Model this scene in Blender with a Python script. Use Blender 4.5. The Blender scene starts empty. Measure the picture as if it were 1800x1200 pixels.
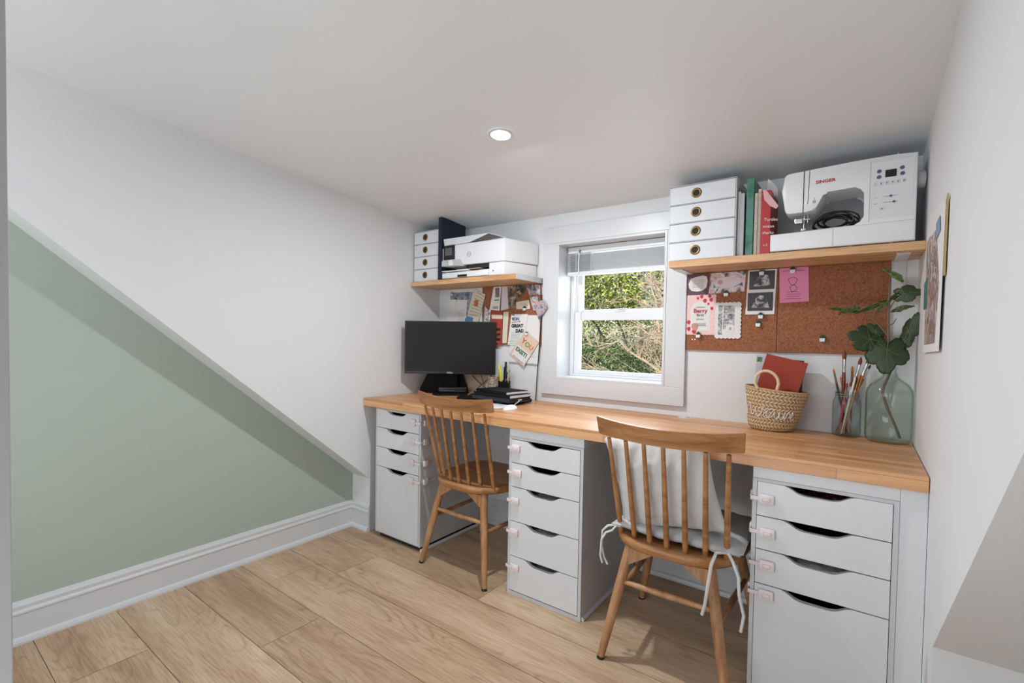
import bpy, bmesh, math, random
from mathutils import Vector, Matrix, noise
C = bpy.context.scene.collection
sc = bpy.context.scene
PI = math.pi

# ---------------------------------------------------------------- camera
M = Matrix(((0.7910357, -0.0295584, 0.6110555), (0.6115631, 0.0122349, -0.7911011), (0.0159074, 0.9994882, 0.0277551)))
cam_d = bpy.data.cameras.new('camera'); cam = bpy.data.objects.new('camera', cam_d); C.objects.link(cam)
cam.matrix_world = Matrix.Translation((2.23252, -2.34235, 1.13438)) @ M.to_4x4()
cam_d.sensor_width = 36; cam_d.lens = 848.047 / 1800 * 36; cam_d.shift_x = 0.02226; cam_d.shift_y = 0.009
cam_d.clip_start = 0.02
sc.camera = cam
sc.cycles.transparent_max_bounces = 24

# ---------------------------------------------------------------- world, sun, big lights, exposure
sc.view_settings.view_transform = 'Standard'; sc.view_settings.look = 'None'
sc.view_settings.gamma = 1; sc.view_settings.use_curve_mapping = False; sc.view_settings.exposure = 0.12
w = bpy.data.worlds.new('world'); sc.world = w; w.use_nodes = True
nt = w.node_tree; bg = nt.nodes['Background']
sky = nt.nodes.new('ShaderNodeTexSky'); sky.sky_type = 'NISHITA'; sky.sun_disc = False
sky.sun_elevation = math.radians(48); sky.sun_rotation = math.radians(200)
nt.links.new(sky.outputs[0], bg.inputs[0]); bg.inputs[1].default_value = 0.22
sd = bpy.data.lights.new('sun', 'SUN'); sun = bpy.data.objects.new('sun', sd); C.objects.link(sun)
sd.energy = 6.0; sd.angle = math.radians(1.0); sd.color = (1, .93, .80)
sun.rotation_euler = (math.radians(48), 0, math.radians(-28))      # shines towards +Y, from behind the house

def area(name, loc, rot, sx, sy, energy, col=(1, 1, 1)):
    d = bpy.data.lights.new(name, 'AREA'); d.shape = 'RECTANGLE'; d.size = sx; d.size_y = sy; d.energy = energy; d.color = col
    o = bpy.data.objects.new(name, d); C.objects.link(o); o.location = loc; o.rotation_euler = rot; return o
area('room_fill', (1.0, -3.45, 1.62), (math.radians(93), 0, math.radians(-12)), 2.0, .95, 20, (.87, .935, 1))
area('bounce_fill', (1.4, -2.75, .30), (math.radians(132), 0, 0), 1.6, .6, 14, (.87, .935, 1))
area('window_daylight', (1.195, 0.32, 1.30), (math.radians(-90), 0, 0), .5, .62, 5, (.93, .97, 1))

# ---------------------------------------------------------------- materials
MATS = {}
def lin(c): return tuple(((x / 255) / 12.92 if x / 255 <= .04045 else ((x / 255 + .055) / 1.055) ** 2.4) for x in c)
def mat(name, rgb, rough=.5, metal=0, var=.04, nscale=18, bump=0, bscale=200, coat=0, spec=.5, emit=0, alpha=None):
    if name in MATS: return MATS[name]
    m = bpy.data.materials.new(name); m.use_nodes = True; MATS[name] = m
    t = m.node_tree; b = t.nodes['Principled BSDF']
    col = lin(rgb) if max(rgb) > 1 else rgb
    tc = t.nodes.new('ShaderNodeTexCoord'); n = t.nodes.new('ShaderNodeTexNoise'); n.inputs['Scale'].default_value = nscale; n.inputs['Detail'].default_value = 3
    t.links.new(tc.outputs['Object'], n.inputs['Vector'])
    mx = t.nodes.new('ShaderNodeMix'); mx.data_type = 'RGBA'
    mx.inputs[6].default_value = (*[c * (1 - var) for c in col], 1); mx.inputs[7].default_value = (*[min(1, c * (1 + var)) for c in col], 1)
    t.links.new(n.outputs['Fac'], mx.inputs[0]); t.links.new(mx.outputs[2], b.inputs['Base Color'])
    b.inputs['Roughness'].default_value = rough; b.inputs['Metallic'].default_value = metal
    b.inputs['Coat Weight'].default_value = coat; b.inputs['Specular IOR Level'].default_value = spec
    if emit: b.inputs['Emission Color'].default_value = (1, 1, 1, 1); b.inputs['Emission Strength'].default_value = emit
    if bump:
        n2 = t.nodes.new('ShaderNodeTexNoise'); n2.inputs['Scale'].default_value = bscale; n2.inputs['Detail'].default_value = 4
        t.links.new(tc.outputs['Object'], n2.inputs['Vector'])
        bp = t.nodes.new('ShaderNodeBump'); bp.inputs['Strength'].default_value = bump; bp.inputs['Distance'].default_value = .002
        t.links.new(n2.outputs['Fac'], bp.inputs['Height']); t.links.new(bp.outputs[0], b.inputs['Normal'])
    return m

def nd(t, typ, **kw):
    n = t.nodes.new(typ)
    for k, v in kw.items():
        if k.startswith('i'): n.inputs[int(k[1:])].default_value = v
        else: setattr(n, k, v)
    return n
def ramp(t, stops):
    r = t.nodes.new('ShaderNodeValToRGB'); e = r.color_ramp.elements
    while len(e) > 1: e.remove(e[0])
    e[0].position = stops[0][0]; e[0].color = (*stops[0][1], 1)
    for p, c in stops[1:]:
        x = e.new(p); x.color = (*c, 1)
    return r

def wood(name, dark, mid, light, axis=0, scale=1.0, rough=.4, stretch=14, coat=0.1, fine=1.0):
    if name in MATS: return MATS[name]
    m = bpy.data.materials.new(name); m.use_nodes = True; MATS[name] = m
    t = m.node_tree; b = t.nodes['Principled BSDF']; L = t.links.new
    tc = nd(t, 'ShaderNodeTexCoord'); mp = nd(t, 'ShaderNodeMapping')
    s = [scale * stretch] * 3; s[axis] = scale * 1.2; mp.inputs['Scale'].default_value = s
    L(tc.outputs['Object'], mp.inputs['Vector'])
    n1 = nd(t, 'ShaderNodeTexNoise'); n1.inputs['Scale'].default_value = 1.5; n1.inputs['Detail'].default_value = 5; n1.inputs['Distortion'].default_value = .6
    L(mp.outputs[0], n1.inputs['Vector'])
    r = ramp(t, [(.28, lin(dark)), (.5, lin(mid)), (.72, lin(light))]); L(n1.outputs['Fac'], r.inputs[0])
    mp2 = nd(t, 'ShaderNodeMapping'); s2 = [scale * 260] * 3; s2[axis] = scale * 9; mp2.inputs['Scale'].default_value = s2
    L(tc.outputs['Object'], mp2.inputs['Vector'])
    n2 = nd(t, 'ShaderNodeTexNoise'); n2.inputs['Scale'].default_value = 1; n2.inputs['Detail'].default_value = 3; L(mp2.outputs[0], n2.inputs['Vector'])
    r2 = ramp(t, [(.35, (1 - .22 * fine,) * 3), (.6, (1, 1, 1))]); L(n2.outputs['Fac'], r2.inputs[0])
    mx = nd(t, 'ShaderNodeMix', data_type='RGBA', blend_type='MULTIPLY'); mx.inputs[0].default_value = 1
    L(r.outputs[0], mx.inputs[6]); L(r2.outputs[0], mx.inputs[7]); L(mx.outputs[2], b.inputs['Base Color'])
    b.inputs['Roughness'].default_value = rough; b.inputs['Coat Weight'].default_value = coat; b.inputs['Coat Roughness'].default_value = .25
    return m

def wall_mat(name, rgb, rough=.6):
    return mat(name, rgb, rough, var=.012, nscale=3, bump=.08, bscale=320, spec=.35)

M_wall = wall_mat('white wall paint', (220, 221, 222))
M_ceil = wall_mat('ceiling paint', (224, 225, 226), .45)
M_green = wall_mat('sage green paint', (170, 181, 169))
M_trim = mat('gloss white trim', (207, 209, 211), .35, var=.01)
M_lacq = mat('white lacquer', (213, 214, 216), .35, var=.01)
M_lacq_side = mat('white foil board', (196, 198, 200), .45, var=.015)
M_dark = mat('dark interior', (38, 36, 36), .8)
M_black = mat('black plastic', (12, 12, 13), .35)
M_blackmat = mat('matt black cover', (13, 13, 14), .6, bump=.1, spec=.2)
M_white = mat('white plastic', (226, 227, 229), .35, var=.01)
M_paper = mat('white paper', (222, 220, 218), .8, var=.02)
M_cream = mat('cream paper', (214, 205, 186), .8, var=.03)
M_chrome = mat('polished steel', (200, 200, 200), .2, metal=1)
M_brass = mat('brass eyelet', (140, 110, 66), .35, metal=1)
M_ink = mat('black ink', (28, 26, 28), .8)
M_pink = mat('frosted pink plastic', (226, 213, 213), .35, var=.02)
M_chair = wood('orange oiled chair wood', (142, 92, 52), (172, 118, 70), (190, 140, 90), axis=0, scale=1.4, rough=.42, coat=.15)
M_leg = wood('chair leg wood', (142, 96, 60), (176, 128, 86), (196, 150, 108), axis=2, scale=1.4, rough=.5)
M_shelf = wood('pale pine shelf', (186, 134, 90), (212, 164, 116), (226, 186, 140), axis=0, scale=1.2, rough=.5)

def desk_material():
    m = bpy.data.materials.new('butcher block'); m.use_nodes = True
    t = m.node_tree; b = t.nodes['Principled BSDF']; L = t.links.new
    tc = nd(t, 'ShaderNodeTexCoord'); sp = nd(t, 'ShaderNodeSeparateXYZ'); L(tc.outputs['Object'], sp.inputs[0])
    ad = nd(t, 'ShaderNodeMath', operation='ADD'); L(sp.outputs[1], ad.inputs[0]); L(sp.outputs[2], ad.inputs[1])
    cb = nd(t, 'ShaderNodeCombineXYZ'); L(sp.outputs[0], cb.inputs[0]); L(ad.outputs[0], cb.inputs[1])
    br = nd(t, 'ShaderNodeTexBrick'); br.offset = .37; br.offset_frequency = 2; br.squash = 1.4; br.squash_frequency = 3
    br.inputs['Scale'].default_value = 1; br.inputs['Brick Width'].default_value = .52; br.inputs['Row Height'].default_value = .0385
    br.inputs['Mortar Size'].default_value = .0006; br.inputs['Mortar Smooth'].default_value = .3; br.inputs['Bias'].default_value = 0
    br.inputs['Color1'].default_value = (*lin((220, 170, 120)), 1); br.inputs['Color2'].default_value = (*lin((190, 130, 80)), 1)
    br.inputs['Mortar'].default_value = (*lin((140, 88, 52)), 1)
    L(cb.outputs[0], br.inputs['Vector'])
    mp = nd(t, 'ShaderNodeMapping'); mp.inputs['Scale'].default_value = (4, 60, 60); L(tc.outputs['Object'], mp.inputs['Vector'])
    n1 = nd(t, 'ShaderNodeTexNoise'); n1.inputs['Scale'].default_value = 1; n1.inputs['Detail'].default_value = 6; n1.inputs['Distortion'].default_value = .5; L(mp.outputs[0], n1.inputs['Vector'])
    r2 = ramp(t, [(.3, (.80, .74, .70)), (.6, (1.04, 1.03, 1.02))]); L(n1.outputs['Fac'], r2.inputs[0])
    mx = nd(t, 'ShaderNodeMix', data_type='RGBA', blend_type='MULTIPLY'); mx.inputs[0].default_value = .9
    L(br.outputs['Color'], mx.inputs[6]); L(r2.outputs[0], mx.inputs[7]); L(mx.outputs[2], b.inputs['Base Color'])
    b.inputs['Roughness'].default_value = .38; b.inputs['Coat Weight'].default_value = .2; b.inputs['Coat Roughness'].default_value = .3
    return m

def floor_material():
    m = bpy.data.materials.new('oak plank flooring'); m.use_nodes = True
    t = m.node_tree; b = t.nodes['Principled BSDF']; L = t.links.new
    uv = nd(t, 'ShaderNodeUVMap'); uv.uv_map = 'plank'
    at = nd(t, 'ShaderNodeAttribute'); at.attribute_name = 'rnd'
    sp = nd(t, 'ShaderNodeSeparateXYZ'); L(uv.outputs[0], sp.inputs[0])
    mul = nd(t, 'ShaderNodeMath', operation='MULTIPLY'); L(at.outputs['Fac'], mul.inputs[0]); mul.inputs[1].default_value = 37
    cb = nd(t, 'ShaderNodeCombineXYZ'); L(sp.outputs[0], cb.inputs[0]); L(sp.outputs[1], cb.inputs[1]); L(mul.outputs[0], cb.inputs[2])
    # cathedral grain: contour lines of a stretched noise field
    mp = nd(t, 'ShaderNodeMapping'); mp.inputs['Scale'].default_value = (1.25, 5.5, 1); L(cb.outputs[0], mp.inputs['Vector'])
    nz = nd(t, 'ShaderNodeTexNoise'); nz.inputs['Scale'].default_value = 1.0; nz.inputs['Detail'].default_value = 2.2; nz.inputs['Roughness'].default_value = .45; nz.inputs['Distortion'].default_value = .35
    L(mp.outputs[0], nz.inputs['Vector'])
    m1 = nd(t, 'ShaderNodeMath', operation='MULTIPLY'); L(nz.outputs['Fac'], m1.inputs[0]); m1.inputs[1].default_value = 17
    m2 = nd(t, 'ShaderNodeMath', operation='FRACT'); L(m1.outputs[0], m2.inputs[0])
    ln = ramp(t, [(0, (.62, .56, .5)), (.13, (.9, .87, .84)), (.45, (1, 1, 1)), (.85, (.96, .95, .94)), (1, (.7, .64, .58))]); L(m2.outputs[0], ln.inputs[0])
    # mask so that grain lines fade in and out
    mp3 = nd(t, 'ShaderNodeMapping'); mp3.inputs['Scale'].default_value = (1.1, 6, 1); L(cb.outputs[0], mp3.inputs['Vector'])
    nm = nd(t, 'ShaderNodeTexNoise'); nm.inputs['Scale'].default_value = 1.3; nm.inputs['Detail'].default_value = 3; L(mp3.outputs[0], nm.inputs['Vector'])
    rm = ramp(t, [(.38, (.05,) * 3), (.66, (.75,) * 3)]); L(nm.outputs['Fac'], rm.inputs[0])
    # fine pores
    mp2 = nd(t, 'ShaderNodeMapping'); mp2.inputs['Scale'].default_value = (9, 170, 1); L(cb.outputs[0], mp2.inputs['Vector'])
    n2 = nd(t, 'ShaderNodeTexNoise'); n2.inputs['Scale'].default_value = 1; n2.inputs['Detail'].default_value = 3; L(mp2.outputs[0], n2.inputs['Vector'])
    r2 = ramp(t, [(.36, (.78, .74, .70)), (.58, (1.02, 1.02, 1.02))]); L(n2.outputs['Fac'], r2.inputs[0])
    # tone patches
    mp4 = nd(t, 'ShaderNodeMapping'); mp4.inputs['Scale'].default_value = (1.0, 7, 1); L(cb.outputs[0], mp4.inputs['Vector'])
    n4 = nd(t, 'ShaderNodeTexNoise'); n4.inputs['Scale'].default_value = 1.2; n4.inputs['Detail'].default_value = 4; L(mp4.outputs[0], n4.inputs['Vector'])
    base = ramp(t, [(.3, lin((178, 146, 118))), (.5, lin((198, 169, 140))), (.72, lin((212, 186, 160)))]); L(n4.outputs['Fac'], base.inputs[0])
    a1 = nd(t, 'ShaderNodeMix', data_type='RGBA', blend_type='MULTIPLY'); L(rm.outputs[0], a1.inputs[0]); L(base.outputs[0], a1.inputs[6]); L(ln.outputs[0], a1.inputs[7])
    a2 = nd(t, 'ShaderNodeMix', data_type='RGBA', blend_type='MULTIPLY'); a2.inputs[0].default_value = .85; L(a1.outputs[2], a2.inputs[6]); L(r2.outputs[0], a2.inputs[7])
    # plank to plank tone
    tn = ramp(t, [(0, (.86, .84, .80)), (.5, (1, .985, .965)), (1, (1.04, 1.05, 1.06))]); L(at.outputs['Fac'], tn.inputs[0])
    a3 = nd(t, 'ShaderNodeMix', data_type='RGBA', blend_type='MULTIPLY'); a3.inputs[0].default_value = 1; L(a2.outputs[2], a3.inputs[6]); L(tn.outputs[0], a3.inputs[7])
    # knots
    mp5 = nd(t, 'ShaderNodeMapping'); mp5.inputs['Scale'].default_value = (1.1, 3.4, 1); L(cb.outputs[0], mp5.inputs['Vector'])
    vo = nd(t, 'ShaderNodeTexVoronoi'); vo.inputs['Scale'].default_value = 1.3; L(mp5.outputs[0], vo.inputs['Vector'])
    rk = ramp(t, [(0, (.42, .33, .26)), (.028, (.6, .5, .42)), (.05, (1, 1, 1))]); L(vo.outputs['Distance'], rk.inputs[0])
    a4 = nd(t, 'ShaderNodeMix', data_type='RGBA', blend_type='MULTIPLY'); a4.inputs[0].default_value = .9; L(a3.outputs[2], a4.inputs[6]); L(rk.outputs[0], a4.inputs[7])
    L(a4.outputs[2], b.inputs['Base Color'])
    b.inputs['Roughness'].default_value = .42; b.inputs['Specular IOR Level'].default_value = .4
    bp = nd(t, 'ShaderNodeBump'); bp.inputs['Strength'].default_value = .12; bp.inputs['Distance'].default_value = .001; L(r2.outputs[0], bp.inputs['Height']); L(bp.outputs[0], b.inputs['Normal'])
    return m

def cork_material():
    m = bpy.data.materials.new('cork'); m.use_nodes = True
    t = m.node_tree; b = t.nodes['Principled BSDF']; L = t.links.new
    tc = nd(t, 'ShaderNodeTexCoord')
    v = nd(t, 'ShaderNodeTexVoronoi'); v.inputs['Scale'].default_value = 230; L(tc.outputs['Object'], v.inputs['Vector'])
    n = nd(t, 'ShaderNodeTexNoise'); n.inputs['Scale'].default_value = 160; n.inputs['Detail'].default_value = 4; L(tc.outputs['Object'], n.inputs['Vector'])
    r = ramp(t, [(.3, lin((126, 78, 52))), (.5, lin((152, 96, 64))), (.75, lin((168, 112, 80)))]); L(n.outputs['Fac'], r.inputs[0])
    r2 = ramp(t, [(0, (.8, .8, .8)), (1, (1.05, 1.05, 1.05))]); L(v.outputs['Color'], r2.inputs[0])
    mx = nd(t, 'ShaderNodeMix', data_type='RGBA', blend_type='MULTIPLY'); mx.inputs[0].default_value = 1
    L(r.outputs[0], mx.inputs[6]); L(r2.outputs[0], mx.inputs[7]); L(mx.outputs[2], b.inputs['Base Color']); b.inputs['Roughness'].default_value = .9
    return m

def photo_material(name, cols, scale=30, seed=0, dist=.8):
    """blotchy printed picture: colours of the print picked by a noise field"""
    if name in MATS: return MATS[name]
    m = bpy.data.materials.new(name); m.use_nodes = True; MATS[name] = m
    t = m.node_tree; b = t.nodes['Principled BSDF']; L = t.links.new
    tc = nd(t, 'ShaderNodeTexCoord'); mp = nd(t, 'ShaderNodeMapping'); mp.inputs['Location'].default_value = (seed, seed * 2, seed * 3); L(tc.outputs['Object'], mp.inputs['Vector'])
    n = nd(t, 'ShaderNodeTexNoise'); n.inputs['Scale'].default_value = scale; n.inputs['Detail'].default_value = 4; n.inputs['Distortion'].default_value = dist; L(mp.outputs[0], n.inputs['Vector'])
    k = len(cols); r = ramp(t, [(.3 + .4 * i / (k - 1), lin(c)) for i, c in enumerate(cols)]); L(n.outputs['Fac'], r.inputs[0])
    L(r.outputs[0], b.inputs['Base Color']); b.inputs['Roughness'].default_value = .45
    return m

def glass_material(name, tint, gloss=.12, rough=.02):
    m = bpy.data.materials.new(name); m.use_nodes = True
    t = m.node_tree; t.nodes.clear(); L = t.links.new
    o = nd(t, 'ShaderNodeOutputMaterial'); tr = nd(t, 'ShaderNodeBsdfTransparent'); tr.inputs[0].default_value = (*tint, 1)
    lw = nd(t, 'ShaderNodeLayerWeight'); lw.inputs[0].default_value = .35
    if gloss > .15:      # thicker glass is crossed near the silhouette
        rp = ramp(t, [(0, tint), (.42, tint), (1, tuple(c ** 9 for c in tint))]); L(lw.outputs['Facing'], rp.inputs[0]); L(rp.outputs[0], tr.inputs[0])
    g = nd(t, 'ShaderNodeBsdfGlossy'); g.inputs['Roughness'].default_value = rough; g.inputs['Color'].default_value = (1, 1, 1, 1)
    fr = nd(t, 'ShaderNodeFresnel'); fr.inputs[0].default_value = 1.45
    ge = nd(t, 'ShaderNodeNewGeometry'); iv = nd(t, 'ShaderNodeMath', operation='SUBTRACT'); iv.inputs[0].default_value = 1; L(ge.outputs['Backfacing'], iv.inputs[1])
    m0 = nd(t, 'ShaderNodeMath', operation='MULTIPLY'); L(fr.outputs[0], m0.inputs[0]); L(iv.outputs[0], m0.inputs[1])
    mm = nd(t, 'ShaderNodeMath', operation='MULTIPLY'); L(m0.outputs[0], mm.inputs[0]); mm.inputs[1].default_value = gloss * 4.5; mm.use_clamp = True
    mx = nd(t, 'ShaderNodeMixShader'); L(mm.outputs[0], mx.inputs[0]); L(tr.outputs[0], mx.inputs[1]); L(g.outputs[0], mx.inputs[2]); L(mx.outputs[0], o.inputs[0])
    return m
M_pane = glass_material('window glass', (.97, .98, .98), .1)
M_bottle = glass_material('green tinted glass', (.915, .937, .918), .2)
M_jar = glass_material('pale blue glass', (.90, .922, .928), .2)

# ---------------------------------------------------------------- mesh helpers
class MB:
    def __init__(s): s.bm = bmesh.new()
    def box(s, x0, x1, y0, y1, z0, z1, bev=0):
        vs = [s.bm.verts.new((x, y, z)) for x in (x0, x1) for y in (y0, y1) for z in (z0, z1)]
        fs = [(0, 1, 3, 2), (4, 6, 7, 5), (0, 4, 5, 1), (2, 3, 7, 6), (0, 2, 6, 4), (1, 5, 7, 3)]
        nf = [s.bm.faces.new([vs[i] for i in f]) for f in fs]
        if bev:
            es = list({e for f in nf for e in f.edges})
            bmesh.ops.bevel(s.bm, geom=es, offset=bev, segments=2, affect='EDGES', profile=.5)
        return s
    def prism(s, pts, axis, a, b, bev=0):
        """polygon pts (2D) extruded along axis from a to b"""
        def P(u, v, w): return {0: (w, u, v), 1: (u, w, v), 2: (u, v, w)}[axis]
        A = [s.bm.verts.new(P(u, v, a)) for u, v in pts]; B = [s.bm.verts.new(P(u, v, b)) for u, v in pts]
        n = len(pts); fs = [s.bm.faces.new(A), s.bm.faces.new(B[::-1])]
        for i in range(n): fs.append(s.bm.faces.new((A[i], B[i], B[(i + 1) % n], A[(i + 1) % n])))
        if bev:
            es = list(set(fs[0].edges) | set(fs[1].edges))
            bmesh.ops.bevel(s.bm, geom=es, offset=bev, segments=2, affect='EDGES', profile=.5)
        return s
    def tube(s, pts, r, n=10, cap=True):
        pts = [Vector(p) for p in pts]; m = len(pts)
        rs = r if isinstance(r, (list, tuple)) else [r] * m
        rings = []; up = None
        for i, p in enumerate(pts):
            d = (pts[min(i + 1, m - 1)] - pts[max(i - 1, 0)]).normalized()
            if up is None: up = d.orthogonal().normalized()
            up = (up - d * up.dot(d)); up = up.normalized() if up.length > 1e-6 else d.orthogonal().normalized()
            sd_ = d.cross(up)
            rings.append([s.bm.verts.new(p + (up * math.cos(2 * PI * k / n) + sd_ * math.sin(2 * PI * k / n)) * rs[i]) for k in range(n)])
        for i in range(m - 1):
            for k in range(n): s.bm.faces.new((rings[i][k], rings[i][(k + 1) % n], rings[i + 1][(k + 1) % n], rings[i + 1][k]))
        if cap: s.bm.faces.new(rings[0][::-1]); s.bm.faces.new(rings[-1])
        return s
    def lathe(s, prof, c=(0, 0, 0), n=40, sx=1, sy=1, fn=None):
        rings = []
        for r, z in prof:
            if r < 1e-6: rings.append([s.bm.verts.new((c[0], c[1], c[2] + z))])
            else:
                ring = []
                for k in range(n):
                    a = 2 * PI * k / n; v = Vector((c[0] + r * sx * math.cos(a), c[1] + r * sy * math.sin(a), c[2] + z))
                    if fn: v = fn(v, a)
                    ring.append(s.bm.verts.new(v))
                rings.append(ring)
        for A, B in zip(rings, rings[1:]):
            for k in range(n):
                if len(A) == 1 and len(B) == 1: break
                if len(A) == 1: s.bm.faces.new((A[0], B[k], B[(k + 1) % n]))
                elif len(B) == 1: s.bm.faces.new((A[k], A[(k + 1) % n], B[0]))
                else: s.bm.faces.new((A[k], A[(k + 1) % n], B[(k + 1) % n], B[k]))
        return s
    def grid(s, fn, nu, nv, close_u=False):
        V = [[s.bm.verts.new(fn(i / nu, j / nv)) for j in range(nv + 1)] for i in range(nu + (0 if close_u else 1))]
        for i in range(nu):
            for j in range(nv):
                A = V[i]; B = V[(i + 1) % len(V)]
                s.bm.faces.new((A[j], B[j], B[j + 1], A[j + 1]))
        return s
    def quad(s, *p): s.bm.faces.new([s.bm.verts.new(q) for q in p]); return s
    def build(s, name, m, parent=None, smooth=None, off=(0, 0, 0)):
        bmesh.ops.recalc_face_normals(s.bm, faces=s.bm.faces)
        me = bpy.data.meshes.new(name)
        if any(off): bmesh.ops.translate(s.bm, verts=s.bm.verts, vec=[-x for x in off])
        s.bm.to_mesh(me); s.bm.free(); me.materials.append(m)
        if smooth:
            me.polygons.foreach_set('use_smooth', [True] * len(me.polygons))
            try: me.set_sharp_from_angle(angle=math.radians(smooth))
            except Exception: pass
        o = bpy.data.objects.new(name, me); C.objects.link(o)
        if parent: o.parent = parent
        elif any(off): o.location = off
        return o

def tag(o, label, cat=None, group=None, kind=None):
    o['label'] = label
    if cat: o['category'] = cat
    if group: o['group'] = group
    if kind: o['kind'] = kind
    return o
def thing(name, label, cat, loc=(0, 0, 0), rz=0, group=None):
    o = bpy.data.objects.new(name, None); C.objects.link(o); o.empty_display_size = .05
    o.location = loc; o.rotation_euler = (0, 0, rz); return tag(o, label, cat, group)
def struct(o, label): return tag(o, label, kind='structure')
def text(s, size, m, parent, name, loc, face='-Y', tilt=0, depth=.0004, bold=0, xs=1, align='LEFT'):
    """raised lettering lying on a surface that faces -Y (or up), tilt turns it within the surface"""
    cu = bpy.data.curves.new(name, 'FONT'); cu.body = s; cu.size = size; cu.extrude = depth; cu.offset = bold; cu.align_x = align; cu.resolution_u = 3
    tmp = bpy.data.objects.new('tmp', cu); C.objects.link(tmp)
    dg = bpy.context.evaluated_depsgraph_get(); me = bpy.data.meshes.new_from_object(tmp.evaluated_get(dg)); bpy.data.objects.remove(tmp)
    R = Matrix.Diagonal((xs, 1, 1, 1)); R = Matrix.Rotation(tilt, 4, 'Z') @ R
    if face == '-Y': R = Matrix.Rotation(PI / 2, 4, 'X') @ R
    elif face != 'UP': R = face @ R
    me.transform(Matrix.Translation(loc) @ R); me.materials.clear(); me.materials.append(m)
    o = bpy.data.objects.new(name, me); C.objects.link(o); o.parent = parent; return o

W = 2.387; CH = 1.8152; CS = .097
def ceil_z(y): return CH - CS * y
YR, DL, ZS, SL = -.5637, .159, .3063, .8297
YR2, ZS2 = -.79, .412
YB = -3.6

# ---------------------------------------------------------------- floor: one mesh of plank faces
def build_floor():
    rnd = random.Random(5); bm = bmesh.new(); uvl = bm.loops.layers.uv.new('plank'); rl = bm.faces.layers.float.new('rnd')
    w_ = .2485; y = -1.98 - 7 * w_; X0, X1, Y0, Y1 = -.35, 3.9, YB, .02; L_ = 1.5; g = .0009
    joints = {7: .245, 9: .543, 11: .29, 8: 1.35, 10: 1.62, 12: .95, 13: 1.4, 14: .5}
    r = 0
    bot = [bm.verts.new((x, yy, -.004)) for x, yy in ((X0, Y0), (X1, Y0), (X1, Y1), (X0, Y1))]
    f = bm.faces.new(bot)
    for l in f.loops: l[uvl].uv = (0, 0)
    while y < Y1:
        j = joints.get(r, rnd.uniform(0, 1.5)); xs = j - 3 * L_
        while xs < X1:
            a, b_ = max(xs, X0), min(xs + L_, X1); c, d = max(y, Y0), min(y + w_, Y1)
            if b_ > a + .01 and d > c + .01:
                cs = [(a + g, c + g), (b_ - g, c + g), (b_ - g, d - g), (a + g, d - g)]
                f = bm.faces.new([bm.verts.new((p[0], p[1], 0)) for p in cs]); f[rl] = rnd.random()
                for l, p in zip(f.loops, cs): l[uvl].uv = (p[0] - xs + 3.1 * r, p[1] - y)
            xs += L_
        y += w_; r += 1
    me = bpy.data.meshes.new('floor'); bm.to_mesh(me); bm.free(); me.materials.append(floor_material())
    o = bpy.data.objects.new('floor', me); C.objects.link(o); struct(o, 'pale oak plank floor running along the window wall')
build_floor()
# underlay that closes the seams from below
o = MB().box(-.35, 3.9, YB, .02, -.12, -.006).build('floor', mat('dark seam', (96, 68, 46), .8)); struct(o, 'floor build-up below the planks')

# ---------------------------------------------------------------- walls
OX0, OX1, OZ0, OZ1 = .898, 1.492, .913, 1.655          # window opening
m = MB()
m.box(-.35, OX0, 0, .2, -.1, 2.3).box(OX1, W + .3, 0, .2, -.1, 2.3).box(OX0, OX1, 0, .2, -.1, OZ0).box(OX0, OX1, 0, .2, OZ1, 2.3)
struct(m.build('wall_window', M_wall), 'white window wall behind the desk')
# left wall: upper white wall cut along the slope, over a recessed green wall
yt = -3.2
pts = [(0.0, 0), (0.0, 2.3), (YR - (2.3 - ZS) / SL, 2.3), (YR, ZS), (YR, 0)]
struct(MB().prism(pts, 0, -DL, 0).build('wall_left', M_wall), 'white left wall with sloping lower edge')
struct(MB().box(-.35, -DL, YB, 0, -.1, 2.3).build('wall_left_recess', M_green), 'sage green wall set back under the slope')
pts = [(0.0, 0), (0.0, 2.3), (YR2 - (2.3 - ZS2) / SL, 2.3), (YR2, ZS2), (YR2, 0)]
struct(MB().prism(pts, 0, W, W + 1.3).build('wall_right', M_wall), 'white right wall with sloping lower edge')
struct(MB().box(W + 1.3, W + 1.45, YB, 0, -.1, 2.3).build('wall_right_recess', M_wall), 'far wall under the right slope')
struct(MB().box(-.35, W + 1.5, YB - .15, YB, -.1, 2.5).build('wall_back', M_wall), 'white wall behind the camera')
pts = [(.2, ceil_z(.2)), (YB - .1, ceil_z(YB - .1)), (YB - .1, 2.6), (.2, 2.6)]
struct(MB().prism(pts, 0, -.35, W + 1.5).build('ceiling', M_ceil), 'white ceiling sloping up towards the camera')
# white door jamb at the left edge of the frame, its shade put into the grey
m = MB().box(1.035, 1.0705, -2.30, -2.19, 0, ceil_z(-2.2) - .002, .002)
struct(m.build('trim_1', mat('shaded white door jamb', (172, 172, 173), .5, var=.01)), 'white door jamb close to the camera at the left edge')

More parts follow.
